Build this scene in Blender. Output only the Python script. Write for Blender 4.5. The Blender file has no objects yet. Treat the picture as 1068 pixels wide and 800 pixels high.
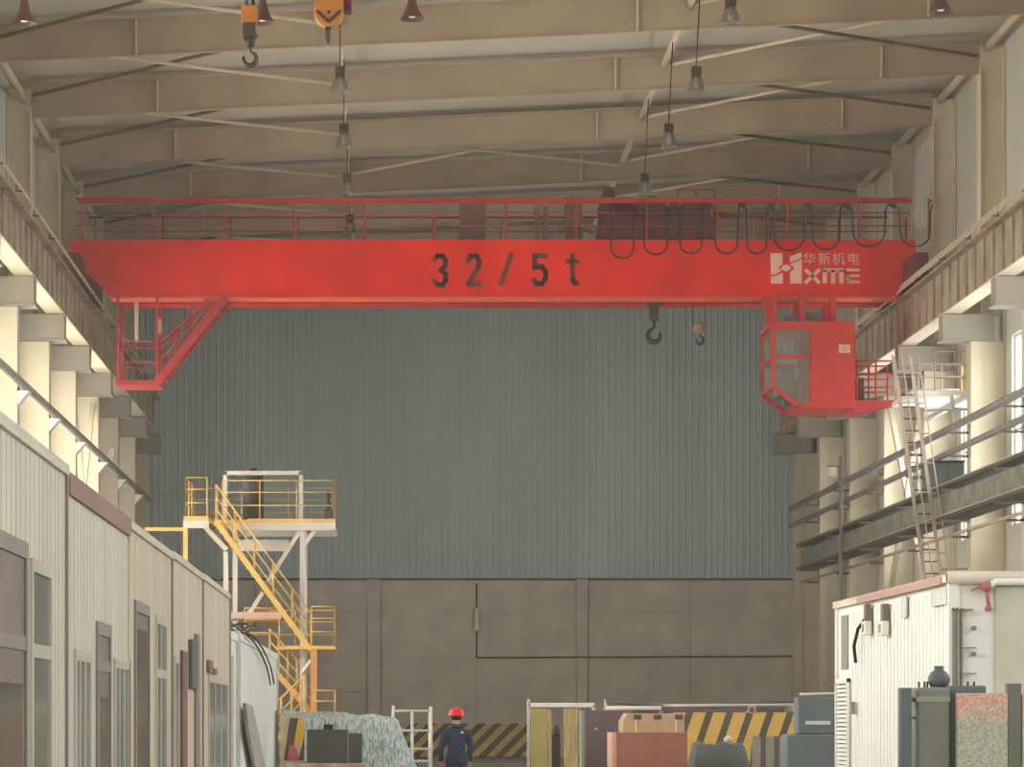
import bpy, bmesh, math, random
from mathutils import Vector, Matrix
random.seed(7)
C = bpy.context.scene.collection
SC = bpy.context.scene
PI = math.pi

# ---------------------------------------------------------------- camera, world, exposure
EYE = 1.55            # eye height
FPX = 2900.0          # focal length in pixels of the 1068 px wide frame
VPX, VPY = 400.0, 745.0
cam = bpy.data.cameras.new('camera'); co = bpy.data.objects.new('camera', cam); C.objects.link(co)
co.location = (0, 0, EYE); co.rotation_euler = (PI / 2, 0, 0)
cam.sensor_width = 36.0; cam.lens = FPX / 1068 * 36
cam.shift_x = (534 - VPX) / 1068; cam.shift_y = (VPY - 400) / 1068
cam.clip_start = 0.5; cam.clip_end = 400
SC.camera = co
w = bpy.data.worlds.new('world'); SC.world = w; w.use_nodes = True
w.node_tree.nodes['Background'].inputs[0].default_value = (1.0, 0.97, 0.91, 1)
w.node_tree.nodes['Background'].inputs[1].default_value = 1.3
SC.view_settings.view_transform = 'Standard'; SC.view_settings.look = 'None'
SC.view_settings.exposure = 0.07; SC.view_settings.gamma = 1
SC.view_settings.use_curve_mapping = False
SC.cycles.use_denoising = True
SC.cycles.max_bounces = 8; SC.cycles.diffuse_bounces = 5; SC.cycles.volume_bounces = 1
SC.cycles.sample_clamp_indirect = 4
SC.cycles.volume_step_rate = 4

WINDOW_LEFT = 8.0      # daylight through the milky window bands
WINDOW_RIGHT = 8.0
FILL_FAR = 1.8        # glowing panes added in the last bays to brighten the back wall
HAZE = 0.0007


# ---------------------------------------------------------------- helpers
def px(x, y, d):
    return Vector(((x - VPX) * d / FPX, d, EYE + (VPY - y) * d / FPX))


def srgb(r, g, b):
    f = lambda c: (c / 255 / 12.92) if c / 255 <= 0.04045 else ((c / 255 + 0.055) / 1.055) ** 2.4
    return (f(r), f(g), f(b), 1)


MATS = {}


def mat(name, col, rough=0.6, metal=0.0, var=0.12, scale=2.0, stretch=(1, 1, 1), bump=0.0, spec=0.3, alpha=1.0, col2=None, detail=4, lo=0.35, hi=0.7):
    if name in MATS:
        return MATS[name]
    m = bpy.data.materials.new(name); m.use_nodes = True
    nt = m.node_tree; p = nt.nodes['Principled BSDF']
    c = srgb(*col)
    tc = nt.nodes.new('ShaderNodeTexCoord'); mp = nt.nodes.new('ShaderNodeMapping')
    mp.inputs['Scale'].default_value = stretch
    nz = nt.nodes.new('ShaderNodeTexNoise'); nz.inputs['Scale'].default_value = scale; nz.inputs['Detail'].default_value = detail
    cr = nt.nodes.new('ShaderNodeValToRGB')
    c2 = srgb(*col2) if col2 else tuple(x * (1 - var) for x in c[:3]) + (1,)
    c1 = c if col2 else tuple(min(1, x * (1 + var * 0.6)) for x in c[:3]) + (1,)
    cr.color_ramp.elements[0].color = c2; cr.color_ramp.elements[0].position = lo
    cr.color_ramp.elements[1].color = c1; cr.color_ramp.elements[1].position = hi
    nt.links.new(tc.outputs['Object'], mp.inputs[0]); nt.links.new(mp.outputs[0], nz.inputs['Vector'])
    nt.links.new(nz.outputs[0], cr.inputs[0]); nt.links.new(cr.outputs[0], p.inputs['Base Color'])
    p.inputs['Roughness'].default_value = rough; p.inputs['Metallic'].default_value = metal
    p.inputs['Specular IOR Level'].default_value = spec; p.inputs['Alpha'].default_value = alpha
    if bump:
        b = nt.nodes.new('ShaderNodeBump'); b.inputs['Strength'].default_value = bump; b.inputs['Distance'].default_value = 0.02
        nt.links.new(nz.outputs[0], b.inputs['Height']); nt.links.new(b.outputs[0], p.inputs['Normal'])
    MATS[name] = m
    return m


def stripe_mat(name, ca, cb, vec, period, duty=0.5, rough=0.6):
    m = bpy.data.materials.new(name); m.use_nodes = True
    nt = m.node_tree; p = nt.nodes['Principled BSDF']; N = nt.nodes.new; L = nt.links.new
    tc = N('ShaderNodeTexCoord'); vm = N('ShaderNodeVectorMath'); vm.operation = 'DOT_PRODUCT'
    vm.inputs[1].default_value = vec
    mu = N('ShaderNodeMath'); mu.operation = 'DIVIDE'; mu.inputs[1].default_value = period
    fr = N('ShaderNodeMath'); fr.operation = 'FRACT'
    gt = N('ShaderNodeMath'); gt.operation = 'GREATER_THAN'; gt.inputs[1].default_value = duty
    nz = N('ShaderNodeTexNoise'); nz.inputs['Scale'].default_value = 6
    mx = N('ShaderNodeMix'); mx.data_type = 'RGBA'
    mx.inputs[6].default_value = srgb(*ca); mx.inputs[7].default_value = srgb(*cb)
    mx2 = N('ShaderNodeMix'); mx2.data_type = 'RGBA'; mx2.blend_type = 'MULTIPLY'; mx2.inputs[0].default_value = 0.35
    L(tc.outputs['Object'], vm.inputs[0]); L(vm.outputs['Value'], mu.inputs[0]); L(mu.outputs[0], fr.inputs[0])
    L(fr.outputs[0], gt.inputs[0]); L(gt.outputs[0], mx.inputs[0])
    L(tc.outputs['Object'], nz.inputs['Vector']); L(mx.outputs[2], mx2.inputs[6]); L(nz.outputs[0], mx2.inputs[7])
    L(mx2.outputs[2], p.inputs['Base Color']); p.inputs['Roughness'].default_value = rough
    return m


def emit_mat(name, col, strength):
    m = bpy.data.materials.new(name); m.use_nodes = True
    nt = m.node_tree; nt.nodes.remove(nt.nodes['Principled BSDF'])
    e = nt.nodes.new('ShaderNodeEmission'); e.inputs[0].default_value = col; e.inputs[1].default_value = strength
    nt.links.new(e.outputs[0], nt.nodes['Material Output'].inputs[0])
    return m


class MB:
    """collects shapes in world coordinates, then links them as ONE mesh object"""
    def __init__(s):
        s.v = []; s.f = []; s.sm = []

    def add(s, vs, fs, smooth=False):
        o = len(s.v)
        s.v += [Vector(v) for v in vs]
        for f in fs:
            s.f.append(tuple(i + o for i in f)); s.sm.append(smooth)
        return s

    def box(s, x0, x1, y0, y1, z0, z1):
        vs = [(x, y, z) for x in (x0, x1) for y in (y0, y1) for z in (z0, z1)]
        return s.add(vs, [(0, 1, 3, 2), (4, 6, 7, 5), (0, 4, 5, 1), (2, 3, 7, 6), (0, 2, 6, 4), (1, 5, 7, 3)])

    def bar(s, a, b, w, h=None, up=(0, 0, 1)):
        """rectangular bar from a to b; w across, h along up"""
        h = h or w; a = Vector(a); b = Vector(b); t = (b - a).normalized(); up = Vector(up)
        if abs(t.dot(up)) > 0.98: up = Vector((0, 1, 0))
        r = t.cross(up).normalized() * w / 2; u = r.cross(t).normalized() * h / 2
        vs = [p + i * r + j * u for p in (a, b) for i, j in ((-1, -1), (1, -1), (1, 1), (-1, 1))]
        return s.add(vs, [(3, 2, 1, 0), (4, 5, 6, 7), (0, 1, 5, 4), (1, 2, 6, 5), (2, 3, 7, 6), (3, 0, 4, 7)])

    def tube(s, pts, r, n=8, cap=True):
        pts = [Vector(p) for p in pts]; rs = r if isinstance(r, (list, tuple)) else [r] * len(pts)
        rings = []; prev = None
        for i, p in enumerate(pts):
            t = (pts[min(i + 1, len(pts) - 1)] - pts[max(i - 1, 0)]).normalized()
            if prev is None:
                up = Vector((0, 0, 1)) if abs(t.z) < 0.9 else Vector((0, 1, 0)); u = t.cross(up).normalized()
            else:
                u = (prev - t * prev.dot(t)).normalized()
            prev = u; v = t.cross(u)
            rings.append([p + (u * math.cos(2 * PI * k / n) + v * math.sin(2 * PI * k / n)) * rs[i] for k in range(n)])
        vs = [q for ring in rings for q in ring]; fs = []
        for i in range(len(pts) - 1):
            for k in range(n):
                fs.append((i * n + k, i * n + (k + 1) % n, (i + 1) * n + (k + 1) % n, (i + 1) * n + k))
        s.add(vs, fs, True)
        if cap:
            o = len(s.v) - len(vs)
            s.f.append(tuple(o + k for k in reversed(range(n)))); s.sm.append(False)
            s.f.append(tuple(o + (len(pts) - 1) * n + k for k in range(n))); s.sm.append(False)
        return s

    def lathe(s, c, prof, n=16, axis='z', closed=False):
        """profile of (radius, height) about an axis through c"""
        c = Vector(c); vs = []; fs = []
        for r, h in prof:
            for k in range(n):
                a, b = r * math.cos(2 * PI * k / n), r * math.sin(2 * PI * k / n)
                vs.append(c + (Vector((a, b, h)) if axis == 'z' else Vector((h, a, b)) if axis == 'x' else Vector((a, h, b))))
        m = len(prof)
        for i in range(m - 1):
            for k in range(n):
                fs.append((i * n + k, i * n + (k + 1) % n, (i + 1) * n + (k + 1) % n, (i + 1) * n + k))
        s.add(vs, fs, True)
        if closed:
            o = len(s.v) - len(vs)
            s.f.append(tuple(o + k for k in reversed(range(n)))); s.sm.append(False)
            s.f.append(tuple(o + (m - 1) * n + k for k in range(n))); s.sm.append(False)
        return s

    def prism(s, poly, y0, y1, plane='xz'):
        """extrude a 2D polygon; plane xz extrudes along y, yz along x, xy along z"""
        n = len(poly)
        P = (lambda a, b, d: (a, d, b)) if plane == 'xz' else (lambda a, b, d: (d, a, b)) if plane == 'yz' else (lambda a, b, d: (a, b, d))
        vs = [P(a, b, y0) for a, b in poly] + [P(a, b, y1) for a, b in poly]
        fs = [tuple(range(n)), tuple(reversed(range(n, 2 * n)))] + [(i, i + n, (i + 1) % n + n, (i + 1) % n) for i in range(n)]
        return s.add(vs, fs)

    def build(s, name, m, parent=None, origin=None, bevel=0):
        me = bpy.data.meshes.new(name)
        if parent is not None:
            off = Vector(parent.get('_o', parent.location))
        elif origin is not None:
            off = Vector(origin)
        else:
            xs = [v.x for v in s.v]; ys = [v.y for v in s.v]; zs = [v.z for v in s.v]
            off = Vector(((min(xs) + max(xs)) / 2, (min(ys) + max(ys)) / 2, min(zs)))
        me.from_pydata([v - off for v in s.v], [], s.f); me.update()
        bm = bmesh.new(); bm.from_mesh(me); bmesh.ops.recalc_face_normals(bm, faces=bm.faces); bm.to_mesh(me); bm.free()
        for p, q in zip(me.polygons, s.sm): p.use_smooth = q
        me.materials.append(m)
        o = bpy.data.objects.new(name, me); C.objects.link(o)
        if parent is not None: o.parent = parent
        else: o.location = off
        o['_o'] = tuple(off)
        if bevel:
            b = o.modifiers.new('bevel', 'BEVEL'); b.width = bevel; b.segments = 2; b.limit_method = 'ANGLE'
        return o


def split_build(mb, name, m, parent, bevel=0):
    """links every separate piece of mb as a part of its own"""
    par = list(range(len(mb.v)))
    def find(i):
        while par[i] != i:
            par[i] = par[par[i]]; i = par[i]
        return i
    for f in mb.f:
        for i in f[1:]: par[find(i)] = find(f[0])
    groups = {}
    for f, q in zip(mb.f, mb.sm): groups.setdefault(find(f[0]), []).append((f, q))
    out = []
    for fs in groups.values():
        ix = sorted({i for f, _ in fs for i in f}); mp = {i: k for k, i in enumerate(ix)}
        b = MB(); b.v = [mb.v[i] for i in ix]; b.f = [tuple(mp[i] for i in f) for f, _ in fs]; b.sm = [q for _, q in fs]
        out.append(b.build(name, m, parent, bevel=bevel))
    return out


def tag(o, label, cat, group=None, kind=None):
    o['label'] = label; o['category'] = cat
    if group: o['group'] = group
    if kind: o['kind'] = kind
    return o


def thing(name, loc, label, cat, group=None):
    o = bpy.data.objects.new(name, None); C.objects.link(o); o.location = loc; o.empty_display_size = 0.2
    o['_o'] = tuple(loc)
    return tag(o, label, cat, group)


def struct(o):
    o['kind'] = 'structure'; return o


def copy_tree(o, parent=None):
    c = o.copy(); C.objects.link(c)
    if parent: c.parent = parent
    for ch in list(o.children): copy_tree(ch, c)
    return c


# ---------------------------------------------------------------- materials
M = {}
M['deck'] = mat('roof_lining', (184, 176, 158), 0.85, var=0.16, scale=0.25, stretch=(0.25, 1, 1))
M['rafter'] = mat('rafter_paint', (170, 152, 126), 0.7, var=0.14, scale=0.5)
M['brace'] = mat('brace_paint', (206, 188, 160), 0.6, var=0.1)
M['rod_dark'] = mat('brown_rod', (118, 96, 72), 0.7)  # darker brown for the braces that end at the far eaves
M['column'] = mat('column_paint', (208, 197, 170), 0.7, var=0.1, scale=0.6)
M['corbel'] = mat('corbel_shaded', (158, 150, 134), 0.7, var=0.12, scale=1)  # darker than the columns: the weaker light there is put into the colour
M['wall'] = mat('sandwich_panel', (190, 187, 172), 0.7, var=0.08, scale=0.4, stretch=(1, 1, 0.2))
M['seam'] = mat('panel_seam', (80, 74, 64), 0.8)
M['beam'] = mat('runway_paint', (172, 157, 134), 0.75, col2=(140, 122, 100), scale=1.6, stretch=(1, 1.2, 0.7), detail=8, lo=0.3, hi=0.6)
M['rail'] = mat('rail_steel', (120, 104, 88), 0.5, 0.3)
M['clad'] = mat('blue_cladding', (178, 197, 200), 0.6, var=0.1, scale=0.35, stretch=(1, 1, 0.15))
M['conc'] = mat('concrete_wall', (204, 198, 184), 0.9, var=0.13, scale=0.8, detail=10, bump=0.15)
M['joint'] = mat('concrete_joint', (70, 66, 60), 0.9)
M['floor'] = mat('concrete_floor', (150, 146, 136), 0.7, var=0.2, scale=0.5, detail=8)
M['red'] = mat('crane_red', (230, 32, 12), 0.8, var=0.18, scale=0.7, detail=8, spec=0.1)
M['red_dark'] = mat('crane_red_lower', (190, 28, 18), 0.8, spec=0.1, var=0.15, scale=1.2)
M['red_edge'] = mat('red_edge_highlight', (232, 96, 70), 0.5)  # lighter red stands in for the highlight along the girder flange
M['red_rail'] = mat('rail_red', (172, 44, 32), 0.5)
M['cab_red'] = mat('cabin_red', (196, 46, 38), 0.55, var=0.08)
M['pink'] = mat('cage_red', (172, 42, 46), 0.6)
M['maroon'] = mat('trolley_maroon', (118, 34, 28), 0.6, col2=(60, 26, 22), scale=4)
M['black'] = mat('dark_rubber', (34, 32, 30), 0.7)
M['steel'] = mat('dark_steel', (70, 62, 54), 0.5, 0.4)
M['motor'] = mat('motor_green', (78, 84, 76), 0.6)
M['paint_text'] = mat('stencil_paint', (116, 56, 36), 0.8, col2=(96, 48, 32), scale=8)
M['paint_pink'] = mat('emblem_paint', (236, 180, 164), 0.7)
M['orange'] = mat('hook_orange', (172, 112, 44), 0.5)
M['yellow'] = mat('stair_yellow', (252, 206, 116), 0.5, var=0.1)
M['white'] = mat('white_paint', (232, 228, 216), 0.6, var=0.06)
M['pale'] = mat('pale_galvanised', (206, 208, 200), 0.5, 0.2)
M['cabin_wall'] = mat('cabin_panel', (210, 203, 188), 0.6, var=0.08, scale=1.2, stretch=(1, 4, 0.15))
M['cabin_wall2'] = mat('cabin_panel_warm', (206, 194, 174), 0.6, var=0.1, scale=1.2, stretch=(1, 4, 0.15))
M['roofcap'] = mat('cabin_roof_trim', (158, 126, 118), 0.7)
M['frame_grey'] = mat('door_frame_grey', (142, 134, 126), 0.5)
M['frame_dark'] = mat('door_leaf_dark', (112, 102, 98), 0.4, col2=(138, 118, 112), scale=5)
M['glass'] = mat('window_glass', (128, 140, 134), 0.12, spec=0.6, var=0.2, scale=1.5)
M['glass_dark'] = mat('dark_glass', (96, 92, 92), 0.15, spec=0.6, var=0.25, scale=2)
M['alum'] = mat('window_frame', (196, 190, 178), 0.4)
M['cont'] = mat('container_white', (234, 236, 230), 0.6, var=0.06, scale=1)
M['cont_red'] = mat('container_red_trim', (186, 148, 138), 0.6)
M['grey_box'] = mat('machine_grey', (128, 128, 120), 0.6)
M['grey_blue'] = mat('machine_blue_grey', (96, 108, 110), 0.6)
M['cabinet'] = mat('cabinet_dark_grey', (92, 94, 94), 0.6)
M['teal'] = mat('cabinet_teal', (110, 120, 120), 0.5, col2=(98, 108, 114), scale=1.5)
M['crate'] = mat('crate_red_brown', (156, 104, 88), 0.8)
M['cream'] = mat('cream_crate', (196, 164, 130), 0.7)
M['purple'] = mat('dark_plum', (108, 94, 98), 0.6)
M['wood'] = mat('raw_wood', (202, 180, 132), 0.8, col2=(160, 138, 96), scale=3, stretch=(6, 6, 0.5))
M['olive'] = mat('plywood_olive', (168, 156, 100), 0.8)
M['tarp'] = mat('dark_tarp', (90, 98, 96), 0.7, bump=0.4)
M['cloth'] = mat('white_cloth', (222, 214, 200), 0.8)
M['slab'] = mat('pale_stone', (190, 178, 164), 0.8, scale=4, var=0.3)
M['pipe'] = mat('pipe_grey', (140, 136, 128), 0.5, 0.1)
M['tray'] = mat('duct_green_grey', (150, 150, 136), 0.7, col2=(118, 118, 104), scale=2)
M['tray_dark'] = mat('tray_dark', (86, 82, 74), 0.7)
M['pink_pipe'] = mat('pipe_pinkish', (186, 168, 152), 0.5)
M['navy'] = mat('navy_workwear', (52, 60, 82), 0.8, scale=6)
M['helmet'] = mat('red_helmet', (226, 52, 60), 0.3)
M['skin'] = mat('skin', (196, 150, 124), 0.5)
M['hair'] = mat('hair_black', (26, 22, 20), 0.6)
M['boot'] = mat('boot_black', (30, 28, 28), 0.5)
M['lamp_red'] = mat('bell_lamp_rust', (84, 72, 62), 0.6)
M['shade'] = mat('lamp_shade_grey', (128, 120, 110), 0.35, 0.2, alpha=0.42)
M['win_l'] = emit_mat('daylit_panel_warm', (1.0, 0.96, 0.87, 1), WINDOW_LEFT)
M['fill_f'] = emit_mat('far_fill_panel', (1.0, 0.97, 0.92, 1), FILL_FAR)
M['win_r'] = emit_mat('daylit_panel_cool', (0.92, 0.97, 1.0, 1), WINDOW_RIGHT)

# ---------------------------------------------------------------- the hall
XL, XR = -9.4, 15.5           # inner faces of the side walls
CL, CR = -8.8, 14.9           # upper column faces
LL, LR = -8.35, 14.65          # lower column faces
BACK = 99.8
FR = [57.6 + 6 * k for k in range(8)]      # frame lines
NEAR = -6.0


def rb(x):                    # underside of the roof beams: the roof rises gently towards the right wall
    return 16.5 + (x - CL) * 1.1 / (CR - CL)


fl = MB().box(-12, 18, NEAR - 6, BACK + 1, -0.3, 0).build('floor', M['floor']); struct(fl)
ce = MB()
x0, x1 = XL - 0.4, XR + 0.4
ce.prism([(x0, rb(x0) + 0.98), (x1, rb(x1) + 0.98), (x1, rb(x1) + 1.15), (x0, rb(x0) + 1.15)], NEAR, BACK + 0.6)
struct(ce.build('ceiling', M['deck']))

# side walls with one tall window band opening per bay, the last two added for fill
WZ0, WZ1 = 3.2, 10.9
bays = [(FR[0] + 6 * k + 0.9, FR[0] + 6 * k + 5.0) for k in range(-10, 6)]


def side_wall(name, xa, xb, xs, zlo):
    m = MB(); top = rb((xa + xb) / 2) + 0.95
    m.box(xa, xb, NEAR, BACK + 0.3, 0, zlo); m.box(xa, xb, NEAR, BACK + 0.3, WZ1, top)
    y = NEAR
    for a, b in bays:
        m.box(xa, xb, y, a, zlo, WZ1); y = b
    m.box(xa, xb, y, BACK + 0.3, zlo, WZ1)
    o = struct(m.build(name, M['wall']))
    sm = MB()                                        # dark joints between the wall panels
    xf = xb if xs > 0 else xa
    for k in range(9):
        for dy in (0.35, ):
            yy = FR[0] + 6 * k - dy
            if yy < BACK: sm.box(xf - 0.004, xf + 0.004, yy - 0.025, yy + 0.025, 0, top - 0.4)
    sm.build('panel_joint', M['seam'], o)
    return o


side_wall('wall_left', XL - 0.25, XL, 1, 3.2)
side_wall('wall_right', XR, XR + 0.25, -1, 6.2)
n = 0
for side, xw, zlo in ((1, XL, 3.2), (-1, XR, 6.2)):
    for a, b in bays:
        n += 1
        xi = xw - side * 0.12
        fr = MB()
        for yy in [a + 0.03, b - 0.03] + [a + (b - a) * k / 8 for k in range(1, 8)]:
            t = 0.03 if yy in (a + 0.03, b - 0.03) else 0.02
            fr.box(xi - 0.03, xi + 0.03, yy - t, yy + t, zlo, WZ1)
        for zz in (zlo + 0.03, (zlo + WZ1) / 2, WZ1 - 0.03): fr.box(xi - 0.035, xi + 0.035, a, b, zz - 0.03, zz + 0.03)
        f = struct(fr.build('window_%d' % n, M['alum']))
        MB().box(xi - side * 0.06 - 0.01, xi - side * 0.06 + 0.01, a, b, zlo, WZ1).build('pane', M['fill_f'] if a > 81 else M['win_l'] if side > 0 else M['win_r'], f)  # panes in the last bays are an added fill for the back wall

# back wall: cast concrete below, ribbed blue-grey cladding above
CT = EYE + (VPY - 604) * BACK / FPX
bw = MB(); bw.box(XL - 0.25, XR + 0.25, BACK + 0.06, BACK + 0.4, 0, CT)
zr = [EYE + (VPY - y) * BACK / FPX for y in (605, 639, 686, 722, 789)]
xe = [XL - 0.2, -4.6, -0.6] + [(x - 400) * BACK / FPX for x in (383, 397, 497, 601, 613, 720, 832, 846)]
xe = [XL - 0.2, -4.6] + [(x - 400) * BACK / FPX for x in (383, 397, 497, 601, 613, 720, 832)] + [XR + 0.2]
for i in range(len(xe) - 1):
    pil = (xe[i + 1] - xe[i]) < 0.7
    if pil:
        bw.box(xe[i] + 0.015, xe[i + 1] - 0.015, BACK - 0.1, BACK + 0.06, 0, CT - 0.02); continue
    for j in range(len(zr) - 1):
        bw.box(xe[i] + 0.02, xe[i + 1] - 0.02, BACK, BACK + 0.06, max(0, zr[j + 1]) + 0.02, zr[j] - 0.02)
bwo = struct(bw.build('wall_back', M['conc']))
cl = MB(); pts = []; x = XL - 0.2
while x < XR + 0.2:
    pts += [(x, BACK + 0.05), (x + 0.13, BACK + 0.05), (x + 0.165, BACK + 0.028), (x + 0.195, BACK + 0.028)]; x += 0.23
vs = []; fs = []
top = rb(XR) + 0.9
for i, (a, b) in enumerate(pts):
    vs += [(a, b, CT - 0.03), (a, b, top), (a, b + 0.06, CT - 0.03), (a, b + 0.06, top)]
    if i:
        k = 4 * i; fs += [(k - 4, k, k + 1, k - 3), (k - 2, k - 1, k + 3, k + 2), (k - 4, k - 2, k + 2, k), (k - 3, k + 1, k + 3, k - 1)]
cl.add(vs, fs); cl.build('cladding', M['clad'], bwo)
fl_ = MB().box(XL, XR, BACK - 0.06, BACK - 0.01, CT - 0.05, CT + 0.03).build('drip_flashing', M['tray_dark'], bwo)
hz = stripe_mat('hazard_dado', (226, 206, 124), (110, 102, 82), (0.75, 0, -0.75), 0.45)
MB().box((405 - 400) * BACK / FPX, (553 - 400) * BACK / FPX, BACK - 0.13, BACK - 0.005, 0.03, EYE - 9.5 * BACK / FPX).build('hazard_dado', hz, bwo)

# columns, roof beams, corbels (one object each)
for side, xu, xl, xw in ((1, CL, LL, XL), (-1, CR, LR, XR)):
    for Y in FR:
        if Y > 99.5: Y = 99.3
        m = MB(); s = side
        B = lambda a, b, *r: m.box(min(a, b), max(a, b), *r)
        B(xu, xu - s * 0.03, Y - 0.2, Y + 0.2, 11.5, rb(xu) + 0.1)             # upper inner flange
        B(xu - s * 0.03, xw + s * 0.005, Y - 0.012, Y + 0.012, 11.5, rb(xu) + 0.7)
        B(xw + s * 0.03, xw + s * 0.005, Y - 0.2, Y + 0.2, 0, rb(xw) + 0.6)
        if side > 0:
            B(xl, xw + s * 0.03, Y - 0.22, Y + 0.22, 0.02, 10.85)                # boxed crane leg
        else:
            B(xl, xl - s * 0.27, Y - 0.26, Y + 0.26, 0.02, 10.85)
            B(xl - s * 0.27, xw + s * 0.03, Y - 0.2, Y + 0.2, 0.02, 10.85)
        o = struct(m.build('column', M['column']))
        c = MB()
        a, b = (-7.97 if s > 0 else 13.95), xw + s * 0.25
        c.box(min(a, b), max(a, b), Y - 0.26, Y + 0.26, 10.9, 11.53)
        c.box(min(a, b) - 0.04, max(a, b) + 0.04, Y - 0.3, Y + 0.3, 10.86, 10.9)
        c.build('corbel', M['corbel'], o)
for Y in FR:
    if Y > 99.5: Y = 99.2
    m = MB()
    for xa, xb_, dep in ((CL, CR, 0.78),):
        m.prism([(xa, rb(xa)), (xb_, rb(xb_)), (xb_, rb(xb_) + dep), (xa, rb(xa) + dep)], Y - 0.01, Y + 0.01)
        m.prism([(xa, rb(xa) - 0.03), (xb_, rb(xb_) - 0.03), (xb_, rb(xb_)), (xa, rb(xa))], Y - 0.05, Y + 0.05)
        m.prism([(xa, rb(xa) + dep), (xb_, rb(xb_) + dep), (xb_, rb(xb_) + dep + 0.03), (xa, rb(xa) + dep + 0.03)], Y - 0.14, Y + 0.14)
    o = struct(m.build('roof_beam', M['rafter']))
    for xs in (-5.65, 5.8, 12.45):
        MB().box(xs - 0.02, xs + 0.02, Y - 0.14, Y - 0.01, rb(xs), rb(xs) + 0.76).build('splice_plate', M['brace'], o)
# tie pipes run from bay to bay; crossed braces between them
for k in range(6):
    Ya, Yb = FR[k] + 0.05, FR[k + 1] - 0.05
    for x, dz, r in ((-8.95, 0.4, 0.09), (-1.0, 0.42, 0.05), (7.0, 0.52, 0.09), (15.1, 0.62, 0.1)):
        struct(MB().tube([(x, Ya, rb(x) + dz), (x, Yb, rb(x) + dz)], r).build('roof_tie_beam', M['brace']))
    panels = [(-8.75, -1.0), (7.0, 14.85)] + ([(-1.0, 7.0)] if k == 3 else [])
    for xa, xb_ in panels:
        for (p, q) in (((xa, Ya), (xb_, Yb)), ((xb_, Ya), (xa, Yb))):
            dz = 0.42 if p[0] < q[0] else 0.53
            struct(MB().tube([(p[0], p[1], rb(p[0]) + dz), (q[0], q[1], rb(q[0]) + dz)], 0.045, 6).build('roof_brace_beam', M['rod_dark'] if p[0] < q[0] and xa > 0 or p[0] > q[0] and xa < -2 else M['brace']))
# vertical bracing between the columns
for side, xl in ((1, LL - 0.15), (-1, LR + 0.15)):
    ya, yb = (FR[3] + 0.3, FR[4] - 0.3) if side > 0 else (FR[3] + 0.3, FR[4] - 0.3)
    for za, zb in ((10.6, 5.0), (5.0, 10.6)):
        struct(MB().bar((xl, ya, za), (xl, yb, zb), 0.14, 0.14).build('wall_brace_beam', M['column']))

# crane runway beams with rails
for s, xc, lab in ((1, -8.2, 'rust-stained runway beam and rail on the columns above the site cabins'), (-1, 14.2, 'rust-stained runway beam and rail on the columns above the pipe rack')):
    t = thing('crane_runway_beam', (xc, 64, 11.55), lab, 'beam', 'crane runway beams')
    m = MB()
    m.box(xc - 0.22, xc + 0.22, 32, 99.6, 12.8, 12.85)
    m.box(xc - 0.012, xc + 0.012, 32, 99.6, 11.59, 12.8)
    m.build('web_plate', M['beam'], t)
    MB().box(xc - 0.22, xc + 0.22, 32, 99.6, 11.55, 11.59).build('bottom_flange', M['column'], t)  # window light on the underside put in as the paler column paint
    m = MB(); y = 32.5
    while y < 99.5:
        a, b = (xc + s * 0.012, xc + s * 0.07); m.box(min(a, b), max(a, b), y - 0.01, y + 0.01, 11.59, 12.8); y += 1.0
    m.build('stiffener_rib', M['beam'], t)
    MB().box(xc - 0.06, xc + 0.06, 32, 99.6, 12.85, 12.99).build('rail', M['rail'], t)

# conductor bars along the beams
for s, xc, lab in ((1, -7.93, 'thin conductor bars along the runway beam above the site cabins'), (-1, 13.93, 'thin conductor bars along the runway beam above the pipe rack')):
    t = thing('conductor_bar', (xc, 64, 12.85), lab, 'conductor', 'conductor bars')
    for k in range(3):
        MB().box(xc + s * 0.05 * k - 0.012, xc + s * 0.05 * k + 0.012, 44, 99, 12.86 + 0.1 * (2 - k), 12.9 + 0.1 * (2 - k)).build('bar', M['brace'], t)
    m = MB(); y = 45
    while y < 99:
        m.box(xc - 0.03 if s > 0 else xc - 0.13, xc + 0.13 if s > 0 else xc + 0.03, y, y + 0.12, 12.85, 12.86); m.bar((xc, y + 0.06, 12.85), (xc, y + 0.06, 13.12), 0.025); y += 3
    split_build(m, 'bracket', M['tray_dark'], t)


def handrail_line(m, pts, h, levels, r, post_every, n=6):
    """rails along a polyline with posts; pts at deck level"""
    for l in levels:
        m.tube([Vector(p) + Vector((0, 0, h * l)) for p in pts], r, n)
    for a, b in zip(pts[:-1], pts[1:]):
        a, b = Vector(a), Vector(b); L = (b - a).length; k = max(1, round(L / post_every))
        for i in range(k + 1):
            p = a + (b - a) * i / k
            m.tube([p, p + Vector((0, 0, h))], r, n)
    return m


# ---------------------------------------------------------------- the red overhead crane
GY = 75.0
PM = FPX / GY
gx = lambda x: (x - VPX) / PM
gz = lambda y: EYE + (VPY - y) / PM
GT, GB = gz(250), gz(310)
GB2 = EYE + (VPY - 320.5) * 77.6 / FPX     # underside of the rear girder
crane = thing('overhead_crane', (2.9, 76.6, 13.0), 'large red double-girder overhead crane lettered 32/5t spanning the hall', 'crane')
gp = [(-8.45, GT), (-8.45, GT - 0.45), (gx(117), GB), (gx(117), GB), (gx(938), GB), (14.35, GT - 0.45), (14.35, GT)]
gp = [gp[0], gp[1], gp[2], gp[4], gp[5], gp[6]]
m = MB().prism(gp, GY, GY + 0.6)
girder = m.build('front_girder', M['red'], crane)
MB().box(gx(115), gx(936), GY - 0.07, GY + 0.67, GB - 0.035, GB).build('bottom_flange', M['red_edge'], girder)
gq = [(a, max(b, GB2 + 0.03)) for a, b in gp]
rg = MB().prism(gq, GY + 2.0, GY + 2.6).build('rear_girder', M['red_dark'], crane)
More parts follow.
